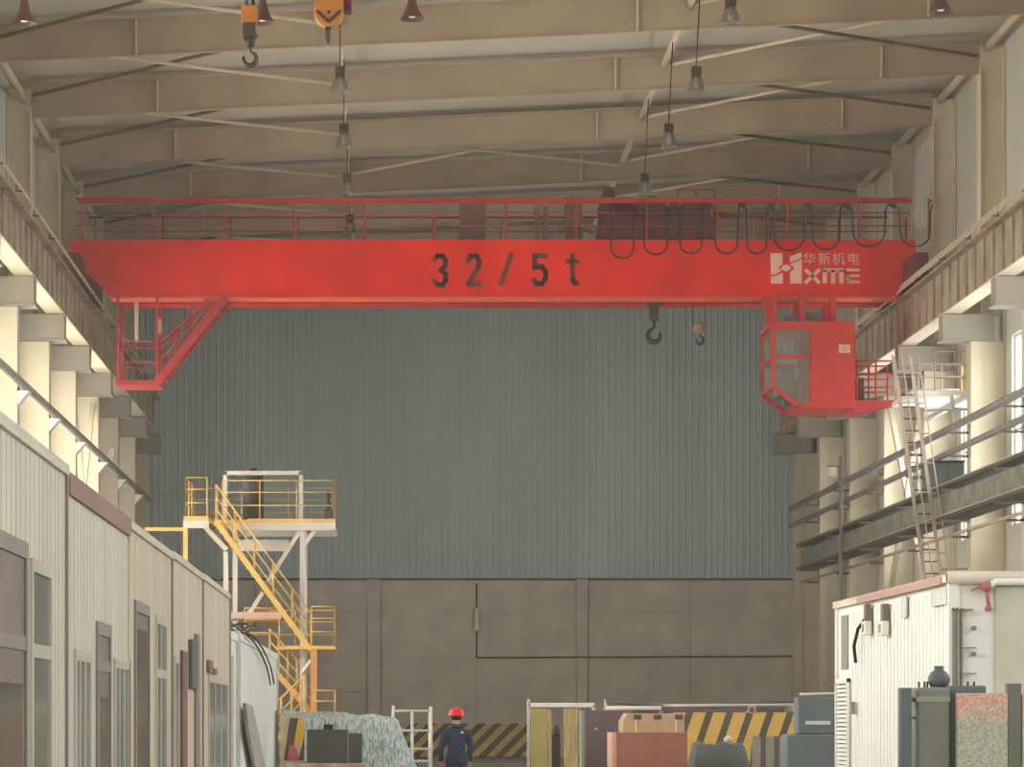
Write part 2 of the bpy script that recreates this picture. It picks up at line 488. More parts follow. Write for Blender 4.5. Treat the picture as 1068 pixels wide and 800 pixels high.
MB().box(gx(115), gx(936), GY + 1.93, GY + 2.67, GB2, GB2 + 0.03).build('bottom_flange', M['red_dark'], rg)
for xc in (-8.2, 14.2):
    c = MB(); c.box(xc - 0.2, xc + 0.2, GY - 1.6, GY + 4.2, 13.12, 13.75)
    ecar = c.build('end_carriage', M['maroon'], crane, bevel=0.03)
    for yy in (GY - 1.1, GY + 3.7):
        MB().lathe((xc, yy, 13.29), [(0.0, -0.1), (0.3, -0.1), (0.3, 0.1), (0.0, 0.1)], 16, 'x').build('wheel', M['steel'], ecar)
# walkways and handrails
wk = MB().box(-8.3, 14.2, GY + 2.6, GY + 3.4, GT - 0.08, GT - 0.03)
wk.build('walkway_plate', M['maroon'], crane)
fx = [gx(86 + 73.6 * k) for k in range(13)]
m = MB()
for xx in fx: m.bar((xx, GY + 0.06, GT), (xx, GY + 0.06, GT + 1.12), 0.05)
for zz, r in ((1.12, 0.035), (0.74, 0.018), (0.38, 0.018)): m.tube([(-8.3, GY + 0.06, GT + zz), (14.2, GY + 0.06, GT + zz)], r, 6)
m.build('front_handrail', M['red_rail'], crane)
m = MB()
for xx in fx: m.bar((xx, GY + 3.35, GT - 0.03), (xx, GY + 3.35, GT + 1.2), 0.05)
for zz, r in ((1.2, 0.035), (0.8, 0.02), (0.4, 0.02)): m.tube([(-8.3, GY + 3.35, GT + zz), (14.2, GY + 3.35, GT + zz)], r, 6)
m.build('rear_handrail', M['red_rail'], crane)
m = MB(); m.box(-8.2, 14.2, GY - 0.32, GY - 0.2, gz(213.5), gz(208.5))
for xx in fx: m.bar((xx, GY + 0.06, gz(211)), (xx, GY - 0.26, gz(211)), 0.05)
m.build('festoon_track', M['red_rail'], crane)
# small electrical boxes on the walkway behind the front girder
for xa, xb_, ya, yb in ((478, 505, 222, 247), (555, 560, 232, 248), (564, 569, 232, 248), (586, 604, 222, 246)):
    MB().box((xa - 400) / 36.6, (xb_ - 400) / 36.6, GY + 2.8, GY + 3.1, GT - 0.03, EYE + (VPY - ya) / 36.6 + 0.2).build('electrical_box', mat('box_brown', (150, 118, 100), 0.7), crane, bevel=0.02)


# painted lettering: strokes and polygons laid on the girder face
def stroke(m, pts, w, y=GY):
    pts = [Vector(p) for p in pts]
    for a, b in zip(pts[:-1], pts[1:]):
        t = (b - a).normalized(); nrm = Vector((-t.y, t.x)) * w / 2; e = t * w * 0.35
        q = [a - e + nrm, a - e - nrm, b + e - nrm, b + e + nrm]
        m.prism([(p.x, p.y) for p in q], y - 0.004, y + 0.002)


def glyph(cx, cy, pts, w, m, sx=7.0, sy=15.0):
    stroke(m, [(gx(cx + u * sx), gz(cy - v * sy)) for u, v in pts], w)


W = 0.14
m = MB(); glyph(459, 282, [(-0.85, 0.72), (-0.4, 1), (0.4, 1), (0.85, 0.7), (0.8, 0.3), (0.15, 0.05), (0.8, -0.25), (0.9, -0.7), (0.4, -1), (-0.4, -1), (-0.9, -0.75)], W, m); m.build('capacity_lettering', M['paint_text'], girder)
m = MB(); glyph(494, 282, [(-0.85, 0.65), (-0.4, 1), (0.4, 1), (0.8, 0.65), (0.7, 0.25), (-0.8, -0.95), (0.95, -0.95)], W, m); m.build('capacity_lettering', M['paint_text'], girder)
m = MB(); glyph(528, 281, [(-0.75, -1), (0.75, 1.05)], W, m); m.build('capacity_lettering', M['paint_text'], girder)
m = MB(); glyph(563, 281, [(0.85, 0.95), (-0.75, 0.95), (-0.75, 0.15), (0.3, 0.2), (0.9, -0.2), (0.85, -0.65), (0.3, -1), (-0.45, -1), (-0.9, -0.75)], W, m); m.build('capacity_lettering', M['paint_text'], girder)
m = MB(); glyph(597, 281, [(0.0, 1), (0.0, -0.7), (0.3, -0.95), (0.75, -0.95)], W, m); glyph(597, 281, [(-0.75, 0.55), (0.8, 0.55)], W * 0.8, m); m.build('capacity_lettering', M['paint_text'], girder)
m = MB(); ex = lambda u: gx(790 + u / 8.9); ez = lambda v: gz(250 + v / 8.9)
for poly in ([(118, 125), (232, 125), (232, 232), (200, 254), (202, 274), (226, 284), (180, 314), (126, 330)],
             [(125, 346), (188, 328), (235, 308), (235, 408), (125, 408)],
             [(300, 155), (345, 140), (380, 122), (410, 122), (410, 166), (365, 186), (318, 206), (300, 214)],
             [(302, 226), (330, 214), (370, 198), (412, 182), (412, 408), (302, 408), (302, 304), (338, 272), (338, 254), (310, 238)],
             [(243, 234), (282, 232), (318, 262), (266, 298), (216, 270)]):
    m.prism([(ex(a), ez(b)) for a, b in reversed(poly)], GY - 0.004, GY + 0.002)
m.build('company_emblem', M['paint_pink'], girder); m = MB()
sw = lambda pts, wd: stroke(m, [(ex(a), ez(b)) for a, b in pts], wd / 8.9 / PM)
sw([(450, 284), (570, 396)], 34); sw([(450, 396), (570, 284)], 34); m.build('company_lettering', M['paint_pink'], girder); m = MB()
for a, b in ((605, 645), (682, 722), (757, 800)): m.prism([(ex(a), ez(405)), (ex(b), ez(405)), (ex(b), ez(280)), (ex(a), ez(280))], GY - 0.004, GY + 0.002)
m.prism([(ex(605), ez(300)), (ex(800), ez(300)), (ex(800), ez(268)), (ex(605), ez(268))], GY - 0.004, GY + 0.002)
m.build('company_lettering', M['paint_pink'], girder); m = MB()
for a, b in ((268, 294), (322, 348), (380, 405)): m.prism([(ex(822), ez(b)), (ex(948), ez(b)), (ex(948), ez(a)), (ex(822), ez(a))], GY - 0.004, GY + 0.002)
m.prism([(ex(822), ez(400)), (ex(852), ez(400)), (ex(852), ez(322)), (ex(822), ez(322))], GY - 0.004, GY + 0.002)
m.build('company_lettering', M['paint_pink'], girder)


def text_mesh(name, body, size, loc, m_, parent, ext=0.003):
    cu = bpy.data.curves.new(name, 'FONT'); cu.body = body; cu.size = size; cu.extrude = ext; cu.resolution_u = 3
    cu.align_x = 'LEFT'
    t = bpy.data.objects.new(name + '_tmp', cu); C.objects.link(t)
    bpy.context.view_layer.update()
    me = bpy.data.meshes.new_from_object(t.evaluated_get(bpy.context.evaluated_depsgraph_get()))
    bpy.data.objects.remove(t)
    xs = [v.co.x for v in me.vertices]; zs = [v.co.y for v in me.vertices]
    me.materials.clear(); me.materials.append(m_)
    o = bpy.data.objects.new(name, me); C.objects.link(o); o.parent = parent
    po = Vector(parent.get('_o'))
    me.transform(Matrix.Rotation(PI / 2, 4, 'X'))
    o.location = Vector(loc) - po
    o['_o'] = tuple(loc)
    return o, (min(xs), max(xs), min(zs), max(zs))


for i, ch in enumerate('\u534e\u65b0\u673a\u7535'):
    text_mesh('company_lettering', ch, 0.36, (gx(837.5 + i * 15.2), GY - 0.003, gz(275)), M['paint_pink'], girder, 0.002)

# operator cabin under the girder
KY = 74.0; KM = FPX / KY
kx = lambda x: (x - VPX) / KM
kz = lambda y: EYE + (VPY - y) / KM
cab = thing('cab', (kx(848), KY + 1, kz(425)), 'x', 'x'); del cab['label']; del cab['category']
cab.name = 'operator_cabin'; cab.parent = crane; cab.location = Vector(cab['_o']) - crane.location
ya, yb = KY, KY + 2.1
ct, cb, cl_, cr_ = kz(335), kz(425), kx(804), kx(892)
MB().box(cl_, cr_, ya, yb, ct - 0.1, ct).build('roof_panel', M['cab_red'], cab)
MB().prism([(kx(838), cb), (cr_, cb), (cr_, cb + 0.12), (kx(828), cb + 0.12)], ya, yb).build('floor_panel', M['cab_red'], cab)
MB().box(kx(847), cr_, ya, ya + 0.05, cb + 0.12, ct - 0.1).build('front_panel', M['cab_red'], cab)
MB().box(cr_ - 0.05, cr_, ya + 0.05, yb, cb + 0.12, ct - 0.1).build('side_panel', M['cab_red'], cab)
MB().box(kx(848), cr_ - 0.05, yb - 0.05, yb, cb + 0.12, ct - 0.1).build('rear_panel', M['cab_red'], cab)
zc = kz(403)            # the lower edge slopes up towards the glazed corner
m = MB()
for yy in (ya + 0.03, yb - 0.03):
    m.bar((cl_ + 0.06, yy, zc), (cl_ + 0.06, yy, ct - 0.1), 0.1, 0.08)
    m.bar((cl_ + 0.06, yy, zc), (kx(832), yy, cb + 0.06), 0.08, 0.12)
    m.bar((kx(846), yy, cb + 0.1), (kx(846), yy, ct - 0.1), 0.06, 0.07)
    m.bar((cl_ + 0.06, yy, kz(372)), (kx(847), yy, kz(372)), 0.07, 0.1)
    m.bar((cl_, yy, ct - 0.14), (kx(847), yy, ct - 0.14), 0.07, 0.16)
m.bar((cl_ + 0.06, ya, kz(372)), (cl_ + 0.06, yb, kz(372)), 0.08, 0.06)
m.bar((cl_ + 0.06, ya, zc), (cl_ + 0.06, yb, zc), 0.08, 0.08)
m.build('window_frame', M['cab_red'], cab)
gl = mat('cabin_glass', (150, 146, 134), 0.1, spec=0.5, alpha=0.35)
m = MB().prism([(cl_ + 0.1, zc), (kx(832), cb + 0.1), (kx(846), cb + 0.1), (kx(846), ct - 0.2), (cl_ + 0.1, ct - 0.2)], ya + 0.025, ya + 0.035)
m.build('front_pane', gl, cab)
MB().box(cl_ + 0.05, cl_ + 0.06, ya + 0.05, yb - 0.05, zc, ct - 0.2).build('side_pane', gl, cab)
m = MB(); m.box(kx(822), kx(838), ya + 0.9, ya + 1.3, cb + 0.12, cb + 0.55); m.box(kx(824), kx(836), ya + 1.25, ya + 1.35, cb + 0.55, cb + 1.2)
m.build('operator_seat', M['cabinet'], cab, bevel=0.03)
MB().box(kx(812), kx(822), ya + 0.25, ya + 0.8, cb + 0.35, cb + 0.9).build('control_desk', M['grey_box'], cab, bevel=0.02)
sg = MB().box(kx(875), kx(886.5), ya - 0.012, ya, kz(368), kz(359.5)).build('notice_plate', M['paint_pink'], cab)
m = MB()
for k in range(3): m.box(kx(877), kx(884.5), ya - 0.016, ya - 0.012, kz(362.2 + 2 * k), kz(361.4 + 2 * k))
m.build('printed_lines', M['frame_grey'], cab)
m = MB()
for xx in (812, 842, 874): 
    for yy in (ya + 0.9, ya + 1.95): m.bar((kx(xx), yy, ct), (kx(xx), yy, GB + 0.1), 0.16, 0.16)
m.prism([(kx(798), GB + 0.02), (kx(812), GB + 0.02), (kx(812), ct - 0.0), (kx(806), ct)], ya + 0.92, ya + 1.0)
split_build(m, 'hanger_post', M['cab_red'], cab)
m = MB(); m.box(kx(826), kx(840), ya + 1.2, ya + 1.7, ct, ct + 0.3); m.box(kx(848), kx(866), ya + 1.2, ya + 1.7, ct, ct + 0.42)
split_build(m, 'resistor_box', M['grey_box'], cab, bevel=0.02)
# access walkway from the cabin towards the wall
m = MB(); zf = kz(416)
m.box(cr_, kx(940), ya + 0.3, ya + 1.5, zf - 0.08, zf); m.prism([(cr_, zf - 0.35), (kx(905), zf - 0.3), (kx(938), zf - 0.08), (cr_, zf - 0.08)], ya + 0.3, ya + 0.42)
m.prism([(cr_, zf - 0.35), (kx(905), zf - 0.3), (kx(938), zf - 0.08), (cr_, zf - 0.08)], ya + 1.38, ya + 1.5)
m.build('access_platform', M['pink'], cab)
m = MB()
for yy in (ya + 0.34, ya + 1.46): handrail_line(MB(), [(cr_ + 0.1, yy, zf), (kx(936), yy, zf)], 1.05, (0.33, 0.66, 1.0), 0.028, 0.55).build('access_handrail', M['red_rail'], cab)
MB().box(kx(896), kx(905), ya + 0.5, ya + 1.0, zf, zf + 0.62).build('switch_box', M['maroon'], cab, bevel=0.02)

# maintenance cage and ramp stair under the other end
cage = thing('cage', (gx(143), GY + 0.6, gz(400)), 'x', 'x'); del cage['label']; del cage['category']
cage.name = 'maintenance_cage'; cage.parent = crane; cage.location = Vector(cage['_o']) - crane.location
xa, xb_ = gx(123), gx(164); zf = gz(399)
MB().box(xa - 0.05, xb_ + 0.05, GY - 0.1, GY + 1.3, zf - 0.06, zf + 0.05).build('floor_plate', M['pink'], cage)
m = MB()
for xx in (xa, xb_):
    for yy in (GY - 0.05, GY + 1.25): m.bar((xx, yy, zf), (xx, yy, GB + 0.02), 0.07, 0.07)
for zz in (0.55, 1.1):
    for yy in (GY - 0.05, GY + 1.25): m.bar((xa, yy, zf + zz), (xb_, yy, zf + zz), 0.035, 0.035)
m.build('cage_frame', M['pink'], cage)
m = MB()
for yy in (GY - 0.05, GY + 0.75):
    m.bar((xb_, yy, zf), (gx(236), yy, GB), 0.1, 0.2)
    m.bar((xb_, yy, zf + 1.0), (gx(222), yy, GB + 0.02), 0.04, 0.05); m.bar((xb_, yy, zf + 0.5), (gx(228), yy, GB + 0.02), 0.03, 0.04)
    for f_ in (0.25, 0.5, 0.7): 
        p = Vector((xb_ + (gx(236) - xb_) * f_, yy, zf + (GB - zf) * f_)); m.bar(p, p + Vector((0, 0, min(0.98, GB - p.z))), 0.04, 0.04)
m.build('stair_rail', M['pink'], cage)
m = MB()
for k in range(9):
    f_ = (k + 0.5) / 9; m.box(xb_ + (gx(236) - xb_) * f_ - 0.11, xb_ + (gx(236) - xb_) * f_ + 0.11, GY, GY + 0.7, zf + (GB - zf) * f_ - 0.02, zf + (GB - zf) * f_ + 0.01)
split_build(m, 'stair_tread', M['pink'], cage)
MB().box(gx(137), gx(141), GY + 0.9, GY + 1.0, gz(352), GB).build('cable_trunk', M['brace'], cage)
MB().box(gx(164), gx(167), GY + 0.3, GY + 0.4, gz(346), gz(331)).build('lamp_tube', M['brace'], cage)

# trolley with its winches
TY = 76.6; TM = FPX / 75.8
tx = lambda x: (x - VPX) / TM
tz = lambda y: EYE + (VPY - y) / TM
tr = thing('hoist_trolley', (tx(685), TY + 0.3, GT), 'dark maroon hoist trolley with winches riding on top of the red girders', 'trolley')
m = MB(); m.box(tx(626), tx(745), GY + 0.32, GY + 0.8, GT + 0.1, GT + 0.68); m.box(tx(626), tx(745), GY + 2.15, GY + 2.4, GT + 0.14, GT + 0.55)
for xx in (630, 668, 705, 741): m.box(tx(xx) - 0.1, tx(xx) + 0.1, GY + 0.8, GY + 2.15, GT + 0.2, GT + 0.5)
m.build('trolley_frame', M['maroon'], tr)
for xx in (640, 730):
    for yy in (GY + 0.45, GY + 2.28): MB().lathe((tx(xx), yy, GT + 0.16), [(0, -0.08), (0.16, -0.08), (0.16, 0.08), (0, 0.08)], 14, 'y').build('wheel', M['steel'], tr)
m = MB().prism([(tx(624), GT + 0.1), (tx(643), GT + 0.1), (tx(642), tz(216)), (tx(639), tz(197)), (tx(630), tz(197)), (tx(624), tz(218))], GY + 0.5, GY + 1.1)
m.build('winch_housing', M['maroon'], tr, bevel=0.04)
MB().lathe((tx(650), GY + 1.3, GT + 0.85), [(0.0, -0.3), (0.5, -0.3), (0.5, -0.2), (0.44, -0.2), (0.44, 0.8), (0.5, 0.8), (0.5, 0.9), (0, 0.9)], 20, 'y').build('rope_drum', M['maroon'], tr)
MB().lathe((tx(681), GY + 0.75, tz(219)), [(0.0, 0), (0.36, 0), (0.4, 0.1), (0.4, 0.5), (0.34, 0.6), (0, 0.6)], 18, 'y').build('brake_motor', mat('motor_brown', (96, 60, 40), 0.6), tr)
MB().lathe((tx(694), GY + 0.9, tz(222)), [(0.0, 0), (0.2, 0), (0.2, 0.5), (0, 0.5)], 14, 'x').build('coupling', M['steel'], tr)
MB().box(tx(697), tx(708), GY + 0.6, GY + 1.2, GT + 0.5, tz(213)).build('gearbox', M['black'], tr, bevel=0.05)
m = MB().lathe((tx(710), GY + 0.95, tz(226)), [(0.0, 0), (0.36, 0), (0.38, 0.1), (0.38, 0.72), (0.3, 0.8), (0, 0.8)], 18, 'x')
for k in range(8): m.lathe((tx(712) + k * 0.08, GY + 0.95, tz(226)), [(0.38, 0), (0.41, 0.01), (0.41, 0.03), (0.38, 0.04)], 18, 'x')
m.build('hoist_motor', M['motor'], tr)
m = MB(); handrail_line(m, [(tx(706), GY + 0.52, GT + 0.5), (tx(744), GY + 0.52, GT + 0.5)], 0.95, (0.5, 1.0), 0.02, 0.5)
m.build('trolley_handrail', M['red_rail'], tr)
MB().box(tx(668), tx(692), GY + 0.5, GY + 0.56, GT + 0.12, GT + 0.5).build('cover_plate', M['red_dark'], tr)

# festoon cable: loops between little carriers on the track
Yf = GY - 0.26
loops = [(637, 660, 271), (671, 695, 267), (708, 731, 266), (745, 768, 266), (778, 798, 266), (806, 837, 263), (846, 874, 262), (888, 921, 259), (937, 968, 259)]
ft = thing('festoon_cable', (gx(800), Yf, gz(270)), 'black festoon power cable hanging in loops across the red girder', 'cable')
P = [(gx(632), gz(215.5))]
for a, b, zb in loops:
    r = (b - a) / 2; cx = (a + b) / 2
    P.append((gx(a - 1), gz(220)))
    for k in range(0, 9): 
        th = PI + PI * k / 8
        P.append((gx(cx + r * math.cos(th)), gz(zb - r * 0.9 + r * 0.9 * -math.sin(th))))
    P.append((gx(b + 0.6), gz(222))); P.append((gx(b + 2.5), gz(215.5)))
m = MB().tube([(a, Yf, b) for a, b in P], 0.026, 6)
m.build('cable', M['black'], ft)
for (a, b, _), (a2, b2, _) in zip(loops[:-1], loops[1:]):
    cx = gx((b + a2) / 2)
    MB().box(cx - 0.1, cx + 0.1, Yf - 0.05, Yf + 0.05, gz(217), gz(214)).build('cable_carrier', M['steel'], ft)


# ---------------------------------------------------------------- hooks
def hook_curve(c, s, flip=1):
    """a crane hook in the xz plane, shank top at c, overall height about s"""
    pts = [(0, 0), (0, -0.18), (0.02, -0.3)]
    for k in range(13):
        th = math.radians(75 - 265 * k / 12); pts.append((0.24 * math.cos(th) * flip, -0.62 + 0.26 * math.sin(th)))
    pts.append((-0.22 * flip, -0.5))
    rs = [0.05, 0.05, 0.055] + [0.06 + 0.045 * math.sin(PI * k / 12) for k in range(13)] + [0.025]
    return [(c[0] + a * s, c[1], c[2] + b * s) for a, b in pts], [r * s for r in rs]


def ropes(m, xs, y, z0, z1, r=0.012):
    for x in xs: m.tube([(x, y, z0), (x, y, z1)], r, 6)
    return m


# far crane, main hook (between the girders)
HY = GY + 1.3; HM = FPX / HY
hp = lambda x, y: Vector(((x - VPX) / HM, HY, EYE + (VPY - y) / HM))
c = hp(682, 318)
t = thing('hook_block', (c.x, HY, hp(682, 352).z), 'heavy dark main hook hanging below the red crane girder', 'hook', 'crane hooks')
m = MB().box(c.x - 0.24, c.x + 0.24, HY - 0.2, HY + 0.2, c.z - 0.05, c.z + 0.55); m.build('sheave_block', M['steel'], t, bevel=0.06)
MB().box(c.x - 0.12, c.x + 0.12, HY - 0.1, HY + 0.1, hp(682, 335).z, c.z - 0.05).build('swivel', M['steel'], t, bevel=0.03)
pts, rs = hook_curve((c.x, HY, hp(682, 333).z), 0.72, -1)
MB().tube(pts, rs, 10).build('hook', M['steel'], t)
ropes(MB(), (c.x - 0.15, c.x - 0.05, c.x + 0.05, c.x + 0.15), HY, c.z + 0.5, GT + 0.2).build('wire_rope', M['black'], t)
# far crane, small hook
c = hp(729, 338)
t = thing('hook_block', (c.x, HY, hp(729, 358).z), 'small auxiliary hook hanging on two thin ropes beside the main hook', 'hook', 'crane hooks')
m = MB().lathe((c.x, HY, hp(729, 342).z), [(0, -0.12), (0.16, -0.12), (0.16, -0.06), (0.1, -0.03), (0.1, 0.03), (0.16, 0.06), (0.16, 0.12), (0, 0.12)], 16, 'y')
m.box(c.x - 0.2, c.x + 0.2, HY - 0.04, HY + 0.04, hp(729, 342).z - 0.04, hp(729, 342).z + 0.04)
m.build('sheave_block', mat('pale_sheave', (150, 132, 104), 0.5), t)
pts, rs = hook_curve((c.x + 0.02, HY, hp(729, 345).z), 0.42, 1)
MB().tube(pts, rs, 8).build('hook', M['steel'], t)
ropes(MB(), (c.x - 0.17, c.x + 0.17), HY, hp(729, 342).z, GT + 0.2, 0.014).build('wire_rope', M['maroon'], t)

# second crane nearer to the viewer: its hooks and lamps reach into the picture from above
NY = 40.0; NM = FPX / NY
nx = lambda x: (x - VPX) / NM
nz_ = lambda y: EYE + (VPY - y) / NM
c2 = thing('overhead_crane', (2.9, 40.6, 13.0), 'nearer red overhead crane above the picture carrying the orange hooks', 'crane')
for nm, y0 in (('front_girder', 38.6), ('rear_girder', 41.0)):
    MB().prism(gp, y0, y0 + 0.7).build(nm, M['red'], c2)
for xc in (-8.2, 14.2):
    e2 = MB().box(xc - 0.2, xc + 0.2, 37.5, 42.6, 13.12, 13.75).build('end_carriage', M['maroon'], c2)
    for yy in (38.0, 42.1): MB().lathe((xc, yy, 13.29), [(0.0, -0.1), (0.3, -0.1), (0.3, 0.1), (0.0, 0.1)], 16, 'x').build('wheel', M['steel'], e2)
t2 = thing('hoist_trolley', (nx(300), 40.2, GT), 'trolley of the nearer crane above the two orange hook blocks', 'trolley')
m = MB().box(nx(230), nx(370), 38.8, 41.6, GT + 0.12, GT + 0.6)
m.build('trolley_frame', M['maroon'], t2)
for xx in (240, 360):
    for yy in (38.95, 41.35): MB().lathe((nx(xx), yy, GT + 0.16), [(0, -0.08), (0.16, -0.08), (0.16, 0.08), (0, 0.08)], 14, 'y').build('wheel', M['steel'], t2)
t = thing('hook_block', (nx(260), NY, nz_(72)), 'orange and dark hook block with a round hook, above the ribbed wall', 'hook', 'crane hooks')
x = nx(260.5)
MB().box(x - 0.117, x + 0.117, NY - 0.12, NY + 0.12, nz_(25), nz_(7)).build('sheave_cover', M['orange'], t, bevel=0.02)
MB().box(x - 0.1, x + 0.085, NY - 0.1, NY + 0.1, nz_(40), nz_(25)).build('crosshead', M['steel'], t, bevel=0.02)
m = MB().lathe((x - 0.005, NY, nz_(44)), [(0.0, -0.06), (0.07, -0.06), (0.09, 0.06), (0, 0.06)], 12); m.tube([(x - 0.1, NY, nz_(37)), (x + 0.11, NY, nz_(37))], 0.03, 8)
m.build('swivel', M['steel'], t)
pts, rs = hook_curve((x, NY, nz_(44.5)), 0.38, 1)
MB().tube(pts, rs, 10).build('hook', M['steel'], t)
ropes(MB(), (x - 0.06, x - 0.03, x + 0.035, x + 0.06), NY, nz_(8), GT + 0.2).build('wire_rope', M['black'], t)
t = thing('hook_block', (nx(343), NY, nz_(47)), 'rounded orange main hook block with dark chevron, beside the smaller hook', 'hook', 'crane hooks')
x = nx(343)
poly = [(x - 0.21, nz_(-12)), (x - 0.21, nz_(14))] + [(x + 0.21 * math.cos(a), nz_(14) + 0.205 * math.sin(a)) for a in [PI + PI * k / 10 for k in range(1, 10)]] + [(x + 0.21, nz_(14)), (x + 0.21, nz_(-12))]
MB().prism(poly, NY - 0.1, NY + 0.1).build('sheave_cover', M['orange'], t, bevel=0.02)
m = MB()
for sx in (-1, 1): m.bar((x + sx * 0.17, NY - 0.11, nz_(13)), (x, NY - 0.11, nz_(24.5)), 0.02, 0.045)
m.lathe((x, NY - 0.12, nz_(14.5)), [(0, 0), (0.025, 0), (0.025, 0.02), (0, 0.02)], 10, 'y')
m.build('chevron', M['steel'], t)
m = MB().tube([(x - 0.01, NY, nz_(28)), (x - 0.015, NY, nz_(34)), (x - 0.015, NY, nz_(42)), (x - 0.01, NY, nz_(47))], [0.045, 0.04, 0.035, 0.012], 10)
m.build('hook', M['steel'], t)
m = MB().box(x + 0.15, x + 0.32, NY + 0.12, NY + 0.35, nz_(9), nz_(-3)); m.build('limit_weight', M['maroon'], t)
ropes(MB(), (x - 0.15, x - 0.1, x + 0.1, x + 0.15, x + 0.24), NY, nz_(-3), GT + 0.2).build('wire_rope', M['black'], t)

LM = FPX / 41.35
names = ['rusty bell-shaped lamp hanging above the site cabins', 'rusty bell-shaped lamp partly behind the orange hook block', 'rusty bell-shaped lamp beside the rounded hook block', 'rusty bell-shaped lamp hanging above the corner near the pipe rack']
for (lx, ly), lab in zip(((25.5, 24.5), (274, 24), (430, 20), (981, 13)), names):
    x = (lx - VPX) / LM; z = EYE + (VPY - ly) / LM
    t = thing('bell_lamp', (x, 41.35, z), lab, 'lamp', 'lamps under the nearer crane')
    MB().lathe((x, 41.35, z), [(0.185, 0.0), (0.14, 0.07), (0.095, 0.16), (0.065, 0.27), (0.055, 0.36), (0.0, 0.37), (0.045, 0.35), (0.085, 0.16), (0.13, 0.07), (0.178, 0.0), (0.185, 0)], 20).build('shade', M['lamp_red'], t)
    MB().lathe((x, 41.35, z + 0.02), [(0, 0), (0.05, 0.01), (0.06, 0.08), (0.03, 0.16), (0, 0.17)], 12).build('bulb', M['white'], t)
    MB().tube([(x, 41.35, z + 0.36), (x, 41.35, GB + 0.3)], 0.025, 8).build('stem', M['steel'], t)

# pendant high-bay lamps in two rows under the roof ties
row = ['nearest', 'second', 'third', 'farthest']
specs = []
for r_, (lx, who) in enumerate(((-0.95, 'in the row over the hooks'), (6.85, 'in the row over the trolley'))):
    ds = (60.9, 66.8, 72.9, 78.9) if r_ == 0 else (54.9, 60.9, 66.8, 72.9)
    for k, d in enumerate(ds): specs.append((lx, d, '%s dark-topped pendant lamp %s' % (('first', 'second', 'third', 'last')[k], who)))
proto = None
for lx, d, lab in specs:
    z = 15.35
    if proto is None:
        t = thing('pendant_lamp', (lx, d, z), lab, 'lamp', 'pendant lamps under the roof')
        MB().box(lx - 0.11, lx + 0.11, d - 0.11, d + 0.11, z + 0.16, z + 0.38).build('ballast_housing', M['steel'], t, bevel=0.02)
        MB().lathe((lx, d, z), [(0.1, 0.16), (0.13, 0.1), (0.17, 0.0), (0.19, -0.14), (0.205, -0.15), (0.205, -0.17), (0.18, -0.17), (0.16, 0.0), (0.12, 0.1), (0.09, 0.15)], 20).build('shade', M['shade'], t)
        MB().lathe((lx, d, z - 0.05), [(0, -0.06), (0.05, -0.04), (0.06, 0.05), (0.03, 0.2), (0, 0.21)], 10).build('bulb', M['white'], t)
        proto = t
        MB().tube([(lx, d, z + 0.36), (lx, d, rb(-1) + 0.45)], 0.014, 6).build('cord', M['black'], t)
    else:
        t = copy_tree(proto); t.location = (lx, d, z); t['label'] = lab
        if lx > 0:
            cd = [o for o in t.children if o.name.startswith('cord')][0]
            cd.scale.z = 1.0
            bpy.data.objects.remove(cd)
            t['_o'] = (lx, d, z)
            MB().tube([(lx, d, z + 0.36), (lx + 0.1, d, rb(7) + 0.5)], 0.014, 6).build('cord', M['black'], t)

# ---------------------------------------------------------------- site cabins along the left
SX = -1.52
cabs = [(9.4, 13.33, 1.172, 'cabin_wall', 'pale ribbed site cabin nearest the viewer, with wide brown door'),
        (13.37, 16.58, 1.09, 'cabin_wall', 'pale site cabin with red-brown roof edge, narrow door between two windows'),
        (16.62, 19.97, 1.14, 'cabin_wall2', 'warm beige site cabin with tall dark door beside tall window'),
        (20.01, 23.38, 1.155, 'cabin_wall2', 'warm beige site cabin with dark signboard and brown post'),
        (23.42, 27.5, 1.165, 'cabin_wall2', 'farthest beige site cabin with bluish window, next to the white containers')]
W_ = lambda d, y: EYE + (VPY - y) * d / FPX
D_ = lambda x: SX * FPX / (x - VPX)


def wall_opening(par, kind, xa, xb_, ytop, zbot, transom=None, mull=0):
    a, b = D_(xa), D_(xb_); zt = W_((a + b) / 2, ytop); fw = 0.07 if kind == 'door' else 0.055
    fm = M['frame_grey'] if kind == 'door' else M['alum']
    lf = MB().box(SX - 0.02, SX + 0.001, a + fw, b - fw, zbot + (0 if kind == 'door' else fw), zt - fw)
    o = lf.build('door_leaf' if kind == 'door' else 'window_pane', M['frame_dark'] if kind == 'door' else M['glass'], par)
    m = MB()
    m.box(SX - 0.02, SX + 0.012, a, a + fw, zbot, zt); m.box(SX - 0.02, SX + 0.012, b - fw, b, zbot, zt); m.box(SX - 0.02, SX + 0.012, a + fw, b - fw, zt - fw, zt)
    if kind == 'window': m.box(SX - 0.02, SX + 0.016, a + fw, b - fw, zbot, zbot + fw)
    if transom:
        zz = W_((a + b) / 2, transom); m.box(SX - 0.02, SX + 0.01, a + fw, b - fw, zz - 0.03, zz + 0.03)
    for k in range(mull): 
        yy = a + (b - a) * (k + 1) / (mull + 1); m.box(SX - 0.02, SX + 0.008, yy - 0.02, yy + 0.02, zbot + fw, zt - fw)
    m.build('door_frame' if kind == 'door' else 'window_frame', fm, o)
    if kind == 'door':
        MB().box(SX + 0.001, SX + 0.004, a + fw + 0.08, b - fw - 0.08, max(1.15, zbot), (W_((a + b) / 2, transom) if transom else zt) - fw - 0.1).build('door_glass', M['glass_dark'], o)
        h = MB().tube([(SX, b - fw - 0.08, 1.0), (SX + 0.04, b - fw - 0.08, 1.0), (SX + 0.04, b - fw - 0.2, 1.0)], 0.012, 6); h.build('door_handle', M['pale'], o)


